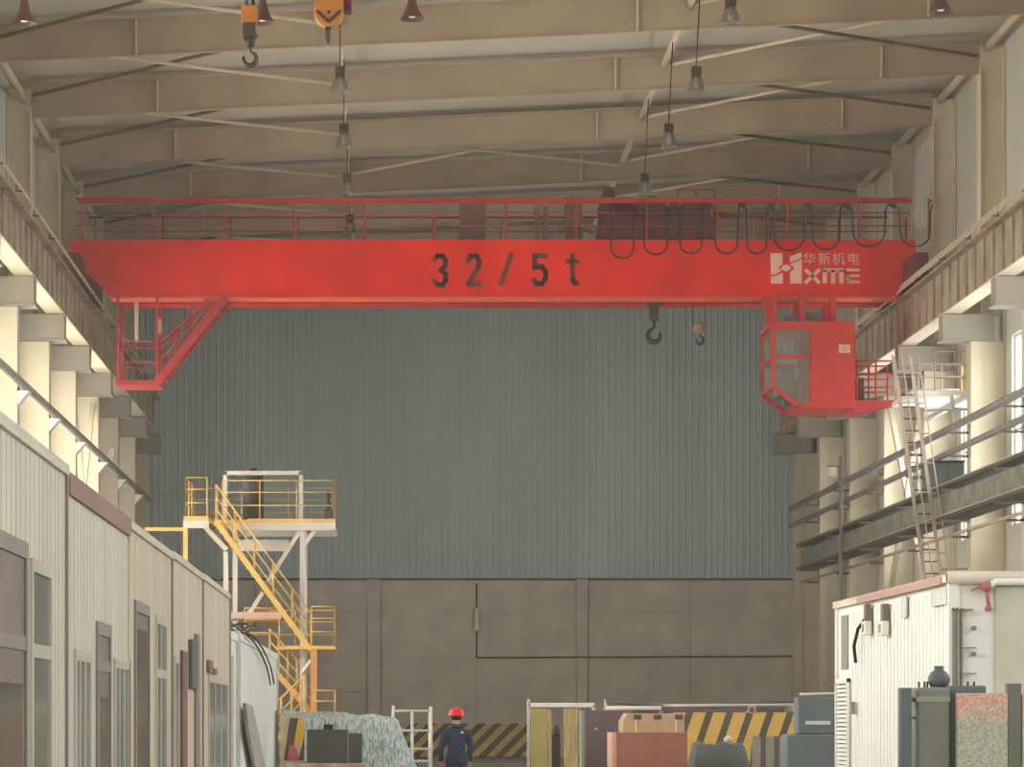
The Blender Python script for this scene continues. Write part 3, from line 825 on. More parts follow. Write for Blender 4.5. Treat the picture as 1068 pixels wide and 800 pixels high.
for i, (a, b, h, mt, lab) in enumerate(cabs):
    zt = EYE + h
    t = thing('site_cabin', (SX - 1.2, (a + b) / 2, 0), lab, 'cabin', 'row of site cabins')
    m = MB(); y = a
    m.box(SX - 2.4, SX - 0.006, a, b, 0.0, zt - 0.03)
    nr = int((b - a) / 0.15); st = (b - a) / nr
    for k in range(nr): m.box(SX - 0.008, SX - 0.002, a + k * st + 0.012, a + (k + 1) * st - 0.012, 0.05, zt - 0.03)
    m.box(SX - 0.02, SX, a, b, 0.05, 2.0) if False else None
    m.build('wall_panel', M[mt], t)
    MB().box(SX - 2.42, SX + 0.015, a, b, zt - 0.03, zt + (0.075 if i == 1 else 0.02)).build('roof_edge', M['roofcap'] if i == 1 else M[mt], t)
    MB().box(SX - 0.03, SX + 0.012, b - 0.05, b, 0.0, zt - 0.03).build('corner_trim', M['frame_grey'] if i != 1 else M['cabin_wall'], t)
    if i == 0:
        wall_opening(t, 'door', -14, 27, 557, 0.02, 668); wall_opening(t, 'window', 31, 52.5, 587, 0.9, 680)
    if i == 1:
        wall_opening(t, 'window', 77, 93.5, 679, 0.85, None, 2); wall_opening(t, 'door', 100, 114.5, 650, 0.02, 695); wall_opening(t, 'window', 118.5, 134, 688, 0.85, None, 2)
    if i == 2:
        wall_opening(t, 'door', 140, 155, 629, 0.02); wall_opening(t, 'window', 162, 173, 644, 0.85, 703, 1)
    if i == 3:
        m = MB().box(SX, SX + 0.02, D_(188), D_(193), 0.3, W_(21.3, 680)); m.build('brown_post', mat('rust_post', (128, 98, 88), 0.7), t)
        m = MB().box(SX, SX + 0.03, D_(196.5), D_(202.5), W_(22, 718), W_(22, 668)); m.build('signboard', M['cabinet'], t)
        m = MB().box(SX, SX + 0.02, D_(202.5), D_(206.5), 0.3, W_(22.3, 661)); m.build('drain_pipe', M['frame_grey'], t)
        wall_opening(t, 'window', 181.5, 186, 684, 0.9)
    if i == 4:
        wall_opening(t, 'window', 217, 237, 707, 0.95, None, 2)
        m = MB().box(SX, SX + 0.025, D_(215.5), D_(219.5), W_(24.2, 702), W_(24.2, 689)); m.build('meter_box', mat('meter_brown', (140, 108, 98), 0.7), t)
        m = MB().box(SX, SX + 0.025, D_(221), D_(224), W_(24.6, 703), W_(24.6, 697)); m.build('junction_box', mat('meter_brown', (140, 108, 98)), t)

# white containers beyond the cabins
for k, (a, b, zt, lab) in enumerate(((31.5, 37.4, 2.62, 'white container just past the beige site cabins'), (37.6, 51.3, 2.66, 'long white container with black cables hanging over its roof edge'))):
    t = thing('white_container', (-3.2, (a + b) / 2, 0), lab, 'container', 'white containers beyond the cabins')
    m = MB(); xx = -1.95; m.box(xx - 2.4, xx - 0.03, a, b, 0.1, zt - 0.04); y = a + 0.1
    while y < b - 0.2:
        m.box(xx - 0.03, xx - 0.022, y, y + 0.2, 0.15, zt - 0.1); y += 0.28
    m.build('wall_panel', M['cont'], t)
    m = MB(); m.box(xx - 2.42, xx, a, b, zt - 0.1, zt); m.box(xx - 2.42, xx, a, b, 0, 0.15)
    m.build('roof_rail', M['cont'], t)
    m = MB()
    for yy in (a, b - 0.12): m.box(xx - 0.12, xx + 0.01, yy, yy + 0.12, 0, zt + 0.02)
    split_build(m, 'corner_post', M['pale'], t)
    if k == 0:
        m = MB()
        for yy in (33.5, 35.6): m.box(xx - 0.02, xx + 0.03, yy, yy + 0.05, 0.2, 2.3)
        split_build(m, 'door_bar', M['pale'], t)
z0 = 2.66
ct = thing('slack_cable', (-1.9, 43.5, 1.9), 'two black cables drooping over the white container roof', 'cable')
for off in (0, 1):
    pts = [(-2.7, 39.6 - off, z0 + 0.03), (-2.2, 39.8 - off, z0 + 0.1)] + [(-1.9, d - off * 1.5, z - off * 0.03) for d, z in ((40.1, 2.69), (42.0, 2.65), (43.7, 2.58), (45.3, 2.48), (46.7, 2.36), (47.6, 2.22), (48.2, 2.08))]
    MB().tube(pts, 0.014, 6).build('cable', M['black'], ct)
pl = MB().prism([(43.0, 0.0), (47.0, 0.0), (42.4, 1.0), (39.4, 1.66), (37.5, 1.7), (38.2, 1.35)], -1.9, -1.85, 'yz').build('leaning_board', mat('board_grey', (180, 176, 168), 0.7))
tag(pl, 'grey weathered board leaning against the white container', 'board')
jk = MB(); 
for k in range(3): jk.tube([(-2.4 + 0.12 * j, 38.6 + k * 0.5 + 0.2 * math.sin(j * 2 + k), z0 + 0.02 + 0.16 * abs(math.sin(j * 1.3 + k))) for j in range(6)], 0.02, 5)
tag(jk.build('cable_tangle', M['tray_dark']), 'tangle of thin cables lying on the white container roof', 'cable')

# ---------------------------------------------------------------- yellow stair tower
SY = 80.0; SM_ = FPX / SY
yx = lambda x: (x - VPX) / SM_
yz = lambda y: EYE + (VPY - y) / SM_
st = thing('stair_tower', (yx(275), SY + 1.5, 0), 'yellow and white steel stair tower with platform in front of ribbed wall', 'stairs')
pz = yz(545); lz = yz(678); l2 = yz(746)
m = MB(); m.box(yx(258), yx(350), SY + 0.1, SY + 3.0, pz, pz + 0.12)
m.box(yx(194), yx(219), SY - 0.9, SY + 3.0, pz, pz + 0.12); m.box(yx(194), yx(350), SY + 0.2, SY + 3.0, pz, pz + 0.1)
m.build('top_platform', M['yellow'], st)
m = MB(); m.box(yx(240), yx(350), SY + 0.1, SY + 0.22, pz - 0.22, pz); m.box(yx(194), yx(220), SY - 0.9, SY - 0.78, pz - 0.22, pz); m.box(yx(240), yx(350), SY + 2.8, SY + 2.9, pz - 0.22, pz)
m.box(yx(245), yx(300), SY + 1.3, SY + 1.4, yz(572), yz(560))
m.build('platform_beam', M['white'], st)
MB().box(yx(290), yx(350), SY - 0.9, SY + 2.2, lz, lz + 0.1).build('middle_landing', M['yellow'], st)
MB().box(yx(240), yx(293), SY + 0.2, SY + 2.2, yz(645), yz(638)).build('landing_beam', mat('pink_white', (226, 196, 178), 0.6), st)
MB().box(yx(326), yx(351), SY - 0.9, SY + 2.2, l2, l2 + 0.1).build('lower_landing', M['yellow'], st)
for xx, yy, zt, mm in ((235, SY + 0.3, yz(575), 'white'), (315, SY + 0.3, pz, 'white'), (240, SY + 2.7, pz, 'white'), (315, SY + 2.7, pz, 'white')):
    MB().box(yx(xx) - 0.07, yx(xx) + 0.07, yy - 0.07, yy + 0.07, 0, zt).build('column_post', M[mm], st)
MB().box(yx(328) - 0.09, yx(328) + 0.09, SY - 0.85, SY - 0.67, 0, lz).build('landing_post', mat('stair_orange', (238, 172, 110), 0.5), st)
MB().box(yx(195) - 0.05, yx(195) + 0.08, SY - 0.88, SY - 0.76, 0, pz).build('corner_post', M['yellow'], st)
MB().bar((yx(154), SY - 0.82, yz(554)), (yx(196), SY - 0.82, yz(554)), 0.1, 0.1).build('outrigger_bar', M['yellow'], st)
m = MB(); m.bar((yx(213), SY + 0.3, yz(549)), (yx(236), SY + 0.3, yz(573)), 0.14, 0.14); m.bar((yx(333), SY + 0.3, yz(547)), (yx(315), SY + 0.3, yz(570)), 0.12, 0.12)
m.bar((yx(312), SY + 0.34, yz(554)), (yx(279), SY + 0.34, yz(606)), 0.12, 0.12); m.bar((yx(271), SY + 2.0, yz(615)), (yx(256), SY + 2.0, yz(638)), 0.12, 0.12)
m.bar((yx(326), SY - 0.6, yz(690)), (yx(315), SY + 0.3, yz(702)), 0.12, 0.12)
split_build(m, 'knee_brace', M['white'], st)
m = MB()
for xx in (233, 313): m.bar((yx(xx), SY + 0.9, pz + 0.1), (yx(xx), SY + 0.9, yz(489)), 0.12, 0.12)
m.bar((yx(231), SY + 0.9, yz(490.5)), (yx(315), SY + 0.9, yz(490.5)), 0.12, 0.12)
m.build('portal_frame', M['white'], st)
m = MB(); hr = 1.12
handrail_line(m, [(yx(232), SY + 0.15, pz + 0.1), (yx(348), SY + 0.15, pz + 0.1), (yx(348), SY + 2.9, pz + 0.1), (yx(196), SY + 2.9, pz + 0.1), (yx(196), SY - 0.85, pz + 0.1), (yx(218), SY - 0.85, pz + 0.1)], hr, (0.36, 0.7, 1.0), 0.017, 1.25)
m.build('platform_handrail', M['yellow'], st)
m = MB()
handrail_line(m, [(yx(326), SY - 0.85, lz + 0.1), (yx(349), SY - 0.85, lz + 0.1), (yx(349), SY + 2.1, lz + 0.1), (yx(262), SY + 2.1, lz + 0.1), (yx(255), SY + 2.1, lz + 0.1)], hr, (0.36, 0.7, 1.0), 0.017, 1.25)
m.build('landing_handrail', M['yellow'], st); m = MB()
handrail_line(m, [(yx(255), SY + 0.25, lz + 0.1), (yx(291), SY + 0.25, lz + 0.1)], hr, (0.36, 0.7, 1.0), 0.017, 1.25)
m.build('landing_handrail', M['yellow'], st); m = MB()
handrail_line(m, [(yx(329), SY - 0.85, l2 + 0.1), (yx(350), SY - 0.85, l2 + 0.1)], 0.6, (0.5, 1.0), 0.022, 0.9)
m.build('landing_handrail', M['yellow'], st)


def flight(a, b, y0, y1, nm):
    """one stair flight from a (top) to b (bottom) in the xz plane"""
    a = Vector(a); b = Vector(b); m = MB()
    for yy in (y0, y1): m.bar((a.x, yy, a.y), (b.x, yy, b.y), 0.05, 0.15)
    f = m.build('stringer', M['yellow'], st)
    k = int((a.y - b.y) / 0.2); m = MB()
    for i in range(k):
        p = a + (b - a) * (i + 0.5) / k; m.box(p.x - 0.12, p.x + 0.12, y0, y1, p.y - 0.01, p.y + 0.02)
    split_build(m, 'stair_tread', M['yellow'], f)
    for yy in (y0, y1):
        m = MB()
        for h, r in ((1.05, 0.024), (0.7, 0.018), (0.36, 0.018)): m.tube([(a.x, yy, a.y + h), (b.x, yy, b.y + h)], r, 6)
        for i in range(6):
            p = a + (b - a) * i / 5; m.tube([(p.x, yy, p.y), (p.x, yy, p.y + 1.05)], 0.016, 6)
        m.build('stair_handrail', M['yellow'], f)


flight((yx(227), yz(546)), (yx(325), yz(679)), SY - 0.85, SY - 0.05, 'a')
flight((yx(280), yz(693)), (yx(328), yz(748)), SY + 0.5, SY + 1.3, 'b')
flight((yx(315), l2), (yx(262), 0.1), SY - 0.85, SY - 0.05, 'c')
t = thing('storage_tank', (yx(261), SY + 1.9, pz + 0.12), 'dark green upright tank with domed lid on the stair tower platform', 'tank')
MB().lathe((yx(261), SY + 1.9, pz + 0.12), [(0, 0), (0.31, 0), (0.31, 1.22), (0.28, 1.4), (0.18, 1.5), (0, 1.52)], 20).build('shell', mat('tank_green', (66, 68, 58), 0.5), t)
MB().lathe((yx(261), SY + 1.9, pz + 1.58), [(0, 0), (0.11, 0), (0.11, 0.14), (0.0, 0.16)], 14).build('cap', M['steel'], t)
m = MB().box(yx(338), yx(347), SY + 0.5, SY + 0.8, pz + 0.12, pz + 0.42); m.lathe((yx(342), SY + 0.65, pz + 0.42), [(0, 0), (0.08, 0), (0.05, 0.3), (0.09, 0.5), (0, 0.55)], 10)
tag(m.build('pump', M['tray_dark']), 'small dark pump at the end of the yellow platform', 'pump')

# ---------------------------------------------------------------- pipe rack, pipes and ladder on the right wall
rk = thing('pipe_rack', (14.1, 80, 6.2), 'green-grey pipe rack walkway bracketed along the wall opposite the cabins', 'rack')
MB().box(13.95, 14.64, 56, 94, 7.2, 7.28).build('upper_tray', M['tray_dark'], rk)
MB().box(13.95, 14.64, 56, 94, 6.42, 6.5).build('lower_tray', M['tray_dark'], rk)
m = MB(); m.box(14.1, 14.5, 56, 94, 6.5, 7.08); m.build('main_duct', M['tray'], rk)
m = MB(); m.tube([(14.0, 56, 7.3), (14.0, 94, 7.3)], 0.03, 6); m.tube([(14.0, 56, 6.52), (14.0, 94, 6.52)], 0.03, 6); m.build('tray_edge', M['pink_pipe'], rk)
for k in range(7):
    y = 57.6 + k * 6.0
    m = MB().box(13.97, 14.66, y - 0.05, y + 0.05, 6.36, 6.42); m.box(13.97, 14.66, y - 0.05, y + 0.05, 7.14, 7.2)
    split_build(m, 'bracket', M['pipe'], rk)
for z, r, lab in ((8.72, 0.1, 'upper grey pipe running above the pipe rack'), (8.12, 0.085, 'lower grey pipe running just above the pipe rack')):
    t = thing('wall_pipe', (14.25, 75, z), lab, 'pipe', 'pipes above the rack')
    MB().tube([(14.22, 56, z), (14.22, 97, z)], r, 10).build('pipe', M['pipe'], t)
    m = MB()
    for Y in FR[:-1]: m.box(14.2, 14.67, Y - 0.04, Y + 0.04, z - r - 0.05, z - r)
    split_build(m, 'pipe_clamp', M['tray_dark'], t)
t = thing('wall_pipe', (14.25, 75, 6.0), 'thin pinkish pipe running below the pipe rack', 'pipe')
MB().tube([(14.3, 56, 6.06), (14.3, 95, 6.06)], 0.05, 8).build('pipe', M['pink_pipe'], t)
m = MB()
for Y in FR[:-1]: m.box(14.26, 14.67, Y - 0.03, Y + 0.03, 5.96, 6.02)
split_build(m, 'pipe_clamp', M['tray_dark'], t)
t = thing('wall_pipe', (-8.2, 75, 9.0), 'long grey pipe on gussets running above the site cabins', 'pipe')
MB().tube([(-8.2, 56, 9.05), (-8.2, 97, 9.05)], 0.1, 10).build('pipe', M['pipe'], t)
for Y in FR[:-1]:
    MB().prism([(-8.36, 8.93), (-8.08, 8.93), (-8.36, 8.6)], Y - 0.2, Y + 0.2).build('gusset', M['white'], t)
pp = MB(); pp.tube([(13.9, 84.5, 0), (13.9, 84.5, 9.4)], 0.06, 8)
t = thing('floodlight_pole', (13.9, 84.5, 0), 'thin grey pole with small white floodlight by the pipe rack', 'lamp')
pp.build('pole', M['pipe'], t)
MB().box(13.5, 13.95, 84.46, 84.54, 9.05, 9.12).build('arm', M['pipe'], t)
m = MB().box(13.5, 13.74, 84.3, 84.45, 8.75, 9.05); m.build('lamp_head', M['white'], t, bevel=0.03)
# electrical cabinet on the rack
t = thing('electrical_cabinet', (14.15, 70.6, 7.28), 'blue-grey electrical cabinet standing on the pipe rack beside the ladder', 'cabinet')
MB().box(13.98, 14.78, 70.8, 72.2, 7.28, 7.97).build('body', M['grey_blue'], t, bevel=0.02)
m = MB()
for k in range(2): m.box(14.0 + 0.4 * k, 14.37 + 0.4 * k, 70.785, 70.8, 7.33, 7.92)
m.build('door', M['grey_blue'], t)
MB().box(13.95, 14.8, 70.75, 72.25, 7.97, 8.01).build('lid', M['steel'], t)
# boarding platform on the column
lp_ = thing('boarding_platform', (14.4, 72, 9.7), 'pale steel boarding platform with railing at the top of the ladder', 'platform')
zb = EYE + (VPY - 418) * 71.5 / FPX
MB().box(13.35, 15.3, 70.3, 73.0, zb, zb + 0.12).build('deck', M['white'], lp_)
m = MB(); handrail_line(m, [(13.95, 70.35, zb + 0.12), (15.25, 70.35, zb + 0.12), (15.25, 72.9, zb + 0.12)], 1.0, (0.33, 0.66, 1.0), 0.022, 0.65)
handrail_line(m, [(13.4, 72.9, zb + 0.12), (15.25, 72.9, zb + 0.12)], 1.0, (0.33, 0.66, 1.0), 0.022, 0.65)
m.build('handrail', M['pink_pipe'], lp_)
m = MB(); m.bar((14.4, 70.5, zb), (14.4, 69.9, zb - 0.9), 0.08); m.box(14.7, 14.8, 69.62, 75.5, zb - 0.12, zb); m.build('support_arm', M['pale'], lp_)
m = MB().prism([(14.72, zb + 0.12), (14.9, zb + 0.12), (14.93, zb + 0.6), (14.85, zb + 0.95), (14.75, zb + 0.75), (14.68, zb + 0.5)], 70.5, 70.62)
tag(m.build('yellow_bag', mat('pale_yellow', (236, 220, 120), 0.7)), 'pale yellow bag hanging at the corner of the boarding platform', 'bag')
LY = 70.1; LMm = FPX / LY
lx_ = lambda x: (x - VPX) / LMm
lz_ = lambda y: EYE + (VPY - y) / LMm
ld = thing('access_ladder', (14.3, LY, 0), 'tall steep steel ladder rising past the pipe rack to the boarding platform', 'ladder')
ta, tb = Vector((lx_(932), LY, lz_(372))), Vector((lx_(949.5), LY, lz_(372)))
sl = 0.142
def at(p, z): return Vector((p.x + (p.z - z) * sl, LY, z))
m = MB()
for p in (ta, tb): m.bar(p, at(p, 0.0), 0.07, 0.09)
m.build('stringer', M['pink_pipe'], ld)
m = MB(); z = 0.3
while z < 9.9:
    m.tube([at(ta, z), at(tb, z)], 0.018, 6); z += 0.3
split_build(m, 'rung', M['steel'], ld)
m = MB()
for off in (-0.2, 0.2):
    for p in (ta, tb):
        q = p + Vector((off * 0.6, -0.42, 0)); e = at(p, 2.4) + Vector((off * 0.6, -0.42, 0)); m.bar(q, e, 0.03, 0.03)
z = 2.6
while z < 10.4:
    a, b = at(ta, z), at(tb, z)
    m.tube([a, a + Vector((-0.12, -0.42, 0)), (a + b) / 2 + Vector((0, -0.62, 0)), b + Vector((0.12, -0.42, 0)), b], 0.014, 5); z += 0.75
m.build('safety_cage', M['pink_pipe'], ld)
for zz in (5.2, 7.0, 9.2):
    m = MB(); m.bar(at(tb, zz), Vector((14.68, 69.75, zz)), 0.05); split_build(m, 'standoff', M['pipe'], ld)
# white sheet on the upper wall, paper on the column
sh = MB(); NX, NZ = 6, 12
vs = []
for j in range(NZ + 1):
    for i in range(NX + 1):
        u = i / NX; v = j / NZ
        yy = 81.2 - u * 4.4 * (1 - 0.45 * max(0, v - 0.55)); vs.append((15.49 - 0.04 * abs(math.sin(u * 9 + v * 3)), yy, 18.0 - v * (2.1 + 0.5 * math.sin(u * PI))))
sh.add(vs, [(j * (NX + 1) + i, j * (NX + 1) + i + 1, (j + 1) * (NX + 1) + i + 1, (j + 1) * (NX + 1) + i) for j in range(NZ) for i in range(NX)], True)
so = sh.build('hanging_sheet', M['cloth']); so.modifiers.new('thick', 'SOLIDIFY').thickness = 0.01
tag(so, 'pale cloth sheet hanging high on the wall beyond the crane', 'sheet')
p = px(115.5, 473.5, 87.3); m = MB()
m.prism([(p.x - 0.13, p.z - 0.19), (p.x + 0.05, p.z - 0.22), (p.x + 0.13, p.z + 0.16), (p.x - 0.04, p.z + 0.2)], 87.3, 87.385)
tag(m.build('paper_notice', M['white']), 'small white tilted paper stuck on a column past the cabins', 'paper')

# ---------------------------------------------------------------- white equipment container at the right
RX = 4.88; ra, rb_ = 24.0, 30.06; rz = 2.76
wc = thing('equipment_container', (RX + 1.22, 27, 0), 'large white ribbed equipment container with faded red roof edge', 'container')
m = MB().box(RX + 0.03, RX + 2.44, ra + 0.03, rb_, 0.15, rz - 0.06); y = ra + 0.2
while y < 29.1:
    m.box(RX + 0.022, RX + 0.03, y, y + 0.12, 0.2, rz - 0.14); y += 0.18
x = RX + 0.5
while x < RX + 2.4:
    m.box(x, x + 0.1, ra + 0.004, ra + 0.03, 0.2, rz - 0.3); x += 0.2
m.build('wall_panel', M['cont'], wc)
m = MB().box(RX - 0.02, RX + 2.46, ra - 0.04, rb_ + 0.02, rz - 0.07, rz); m.tube([(RX - 0.02, ra - 0.03, rz - 0.03), (RX + 2.46, ra - 0.03, rz - 0.03)], 0.055, 8)
m.box(RX, RX + 2.44, ra, rb_, 0, 0.15)
m.build('roof_rail', mat('container_trim', (212, 202, 188), 0.6), wc)
MB().box(RX - 0.035, RX - 0.02, ra + 0.2, 28.5, rz - 0.08, rz - 0.01).build('red_roof_edge', M['cont_red'], wc)
m = MB(); m.box(RX, RX + 0.09, ra, ra + 0.09, 0, rz - 0.07); m.box(RX, RX + 0.09, rb_ - 0.09, rb_, 0, rz - 0.07); split_build(m, 'corner_post', M['cont'], wc)
m = MB(); lz0, lz1 = 0.3, EYE + 37 * 29.6 / FPX
m.box(RX - 0.02, RX + 0.01, 29.15, 29.2, lz0, lz1); m.box(RX - 0.02, RX + 0.01, 29.9, 29.95, lz0, lz1); m.box(RX - 0.02, RX + 0.01, 29.15, 29.95, lz1 - 0.04, lz1)
z = lz0
while z < lz1 - 0.05:
    m.prism([(RX - 0.018, z), (RX - 0.012, z), (RX + 0.012, z + 0.03), (RX + 0.006, z + 0.03)], 29.2, 29.9); z += 0.045
lo = m.build('louver_grille', M['cont'], wc)
MB().box(RX + 0.02, RX + 0.032, 29.2, 29.9, lz0, lz1).build('louver_backing', M['frame_grey'], lo)
MB().box(RX + 0.015, RX + 0.036, 29.35, 29.75, lz1 + 0.1, 2.6).build('vent_strip', M['frame_grey'], wc)
for dd in (27.9, 26.95):
    z = EYE + (VPY - 648) * dd / FPX
    s_ = MB().box(RX - 0.05, RX, dd - 0.07, dd + 0.07, z, z + 0.17 if dd < 27 else z + 0.17).build('strap_mount', mat('strap_brown', (128, 112, 104), 0.7), wc)
    MB().box(RX - 0.07, RX, dd - 0.11, dd + 0.11, z - 0.14, z).build('lamp_box', M['white'], wc, bevel=0.01)
    MB().box(RX - 0.075, RX - 0.07, dd - 0.05, dd + 0.05, z - 0.11, z - 0.03).build('lamp_lens', M['frame_grey'], wc)
m = MB().tube([(RX - 0.03, 28.05, 2.5), (RX - 0.05, 28.3, 2.42), (RX - 0.05, 28.55, 2.25), (RX - 0.04, 28.5, 2.08)], 0.018, 6); m.build('door_cable', M['black'], wc)
MB().box(RX - 0.04, RX, 28.75, 28.83, 1.55, 1.68).build('door_lock', M['frame_grey'], wc)
for (xa, xb_, ya_, yb2, nm) in ((941, 946, 617, 640, 'data_plate'), (972, 988, 618, 634, 'data_plate')):
    da, db = RX * FPX / (xb_ - VPX), RX * FPX / (xa - VPX); MB().box(RX - 0.01, RX + 0.004, da, db, W_(25, yb2), W_(25, ya_)).build(nm, M['pale'], wc)
e = lambda x: (x - VPX) * ra / FPX
ez2 = lambda y: EYE + (VPY - y) * ra / FPX
m = MB()
for xx in (993, 997, 1002): m.box(e(xx), e(xx + 1.6), ra - 0.03, ra + 0.02, 0.2, ez2(634))
m.box(e(993), e(1014), ra - 0.03, ra + 0.01, ez2(637), ez2(635))
split_build(m, 'locking_bar', M['frame_grey'], wc)
m = MB()
for yy in (655, 682): m.lathe((e(1015.5), ra - 0.03, ez2(yy)), [(0, 0), (0.02, 0), (0.02, 0.05), (0, 0.05)], 10, 'y'); m.box(e(1000), e(1018), ra - 0.02, ra + 0.01, ez2(yy + 1 + 20), ez2(yy + 20))
split_build(m, 'hinge', M['frame_grey'], wc)
m = MB().box(e(1038), e(1068) + 1.2, ra - 0.015, ra + 0.02, 0.3, ez2(612)); m.build('end_door', mat('container_door_grey', (204, 200, 184), 0.6), wc)  # end door a greyer tone than the walls
m = MB().tube([(e(1032), ra - 0.06, ez2(612)), (e(1036), ra - 0.06, ez2(607)), (e(1060), ra - 0.06, ez2(607)), (e(1068) + 0.5, ra - 0.06, ez2(607))], 0.035, 8); m.build('exhaust_pipe', M['cont'], wc)
m = MB().lathe((e(1027), ra - 0.09, ez2(612)), [(0, 0), (0.045, 0), (0.045, 0.06), (0, 0.06)], 12, 'y'); m.tube([(e(1027), ra - 0.06, ez2(607)), (e(1028), ra - 0.06, ez2(622)), (e(1030), ra - 0.06, ez2(634))], 0.018, 8); m.tube([(e(1011), ra - 0.05, ez2(616)), (e(1027), ra - 0.05, ez2(611))], 0.012, 6)
m.lathe((e(1029), ra - 0.1, ez2(635)), [(0, 0), (0.025, 0), (0.025, 0.08), (0, 0.08)], 10, 'y')
m.build('hose_valve', mat('valve_red', (186, 116, 108), 0.5), wc)

# machine standing before that container
q = 20.0; qx = lambda x: (x - VPX) * q / FPX
qz = lambda y: EYE + (VPY - y) * q / FPX
mc = thing('pump_skid', (qx(1000), q + 0.3, 0), 'grey pump skid between two posts, in front of the white equipment container', 'machine')
MB().box(qx(956.5), qx(991), q, q + 0.5, 0.1, qz(717)).build('tank_body', M['grey_box'], mc, bevel=0.02)
MB().box(qx(955.5), qx(991), q - 0.006, q, qz(732), qz(726.5)).build('tank_band', mat('band_grey', (150, 150, 142), 0.6), mc)
MB().box(qx(991.5), qx(1030.5), q + 0.05, q + 0.5, 0.1, qz(715)).build('rear_tank', M['grey_blue'], mc, bevel=0.015)
MB().lathe((qx(986.5), q + 0.25, qz(716.5)), [(0, 0), (0.062, 0), (0.08, 0.035), (0.08, 0.07), (0.062, 0.105), (0.036, 0.125), (0.036, 0.155), (0, 0.156)], 20).build('filter_pot', mat('pot_dark', (88, 96, 98), 0.5), mc)
m = MB()
for xx in (964, 970, 973, 1015.5, 1022): m.tube([(qx(xx), q + 0.2, qz(717)), (qx(xx), q + 0.2, qz(710.5))], 0.008, 6)
split_build(m, 'stud_bolt', M['steel'], mc)
for xx in (938, 1050):
    z = qz(717.5) if xx < 1000 else qz(713)
    m = MB().box(qx(xx), qx(xx + (11.5 if xx < 1000 else 13.5)), q - 0.05, q + 0.05, 0, z); m.build('frame_post', M['grey_blue'] if xx < 1000 else mat('post_grey', (110, 112, 104), 0.6), mc)
m = MB(); m.box(qx(945), qx(957), q + 0.06, q + 0.1, qz(732), qz(727.5)); m.box(qx(949), qx(958), q + 0.06, q + 0.1, qz(750), qz(747.5)); m.box(qx(938), qx(1063), q - 0.04, q + 0.5, 0.02, 0.1)
split_build(m, 'cross_bar', M['grey_box'], mc)
pm = bpy.data.materials.new('mottled_sack'); pm.use_nodes = True
nt = pm.node_tree; N = nt.nodes.new; L = nt.links.new; bs = nt.nodes['Principled BSDF']
tc = N('ShaderNodeTexCoord'); sx = N('ShaderNodeSeparateXYZ'); L(tc.outputs['Object'], sx.inputs[0])
nz1 = N('ShaderNodeTexNoise'); nz1.inputs['Scale'].default_value = 60; L(tc.outputs['Object'], nz1.inputs['Vector'])
nz2 = N('ShaderNodeTexNoise'); nz2.inputs['Scale'].default_value = 14; L(tc.outputs['Object'], nz2.inputs['Vector'])
ad = N('ShaderNodeMath'); ad.operation = 'MULTIPLY_ADD'; ad.inputs[1].default_value = 0.3; L(nz2.outputs[0], ad.inputs[0]); L(sx.outputs['Z'], ad.inputs[2])
mr = N('ShaderNodeMapRange'); mr.inputs['From Min'].default_value = qz(755) + 0.13; mr.inputs['From Max'].default_value = qz(738) + 0.16; L(ad.outputs[0], mr.inputs['Value'])
r1 = N('ShaderNodeValToRGB'); r1.color_ramp.elements[0].color = srgb(150, 160, 142); r1.color_ramp.elements[1].color = srgb(188, 186, 166); r1.color_ramp.elements[0].position = .4; r1.color_ramp.elements[1].position = .6
r2 = N('ShaderNodeValToRGB'); r2.color_ramp.elements[0].color = srgb(204, 146, 132); r2.color_ramp.elements[1].color = srgb(208, 190, 172); r2.color_ramp.elements[0].position = .45; r2.color_ramp.elements[1].position = .62
L(nz1.outputs[0], r1.inputs[0]); L(nz1.outputs[0], r2.inputs[0])
mx = N('ShaderNodeMix'); mx.data_type = 'RGBA'; L(mr.outputs[0], mx.inputs[0]); L(r1.outputs[0], mx.inputs[6]); L(r2.outputs[0], mx.inputs[7]); L(mx.outputs[2], bs.inputs['Base Color'])
MATS['mottled'] = pm
MB().box(qx(997), qx(1049.5), q - 0.06, q + 0.03, 0.1, qz(723)).build('sack_panel', pm, mc, bevel=0.01)
MB().box(qx(1064.5), qx(1100), q - 0.06, q + 0.03, 0.1, qz(724)).build('sack_panel', pm, mc, bevel=0.01)

# teal cabinet behind the container
d = 34.0; A = lambda x: (x - VPX) * d / FPX
Z = lambda y: EYE + (VPY - y) * d / FPX
t = thing('generator_set', (A(846), d + 0.6, 0), 'blue-teal generator cabinet just behind the white equipment container', 'machine')
MB().box(A(821), A(878), d, d + 0.5, 0.05, Z(766)).build('base_body', M['teal'], t, bevel=0.02)
MB().box(A(834), A(880), d + 0.15, d + 0.5, Z(766), Z(727)).build('upper_body', M['teal'], t, bevel=0.02)
m = MB().box(A(842), A(868), d + 0.13, d + 0.15, Z(756), Z(752)); m.build('handle_bar', M['pale'], t)
MB().tube([(A(838), d + 0.3, Z(724)), (A(885), d + 0.3, Z(723))], 0.02, 6).build('top_pipe', M['pale'], t)

# ---------------------------------------------------------------- things along the floor in the distance
def place(d):
    return (lambda x: (x - VPX) * d / FPX), (lambda y: EYE + (VPY - y) * d / FPX)


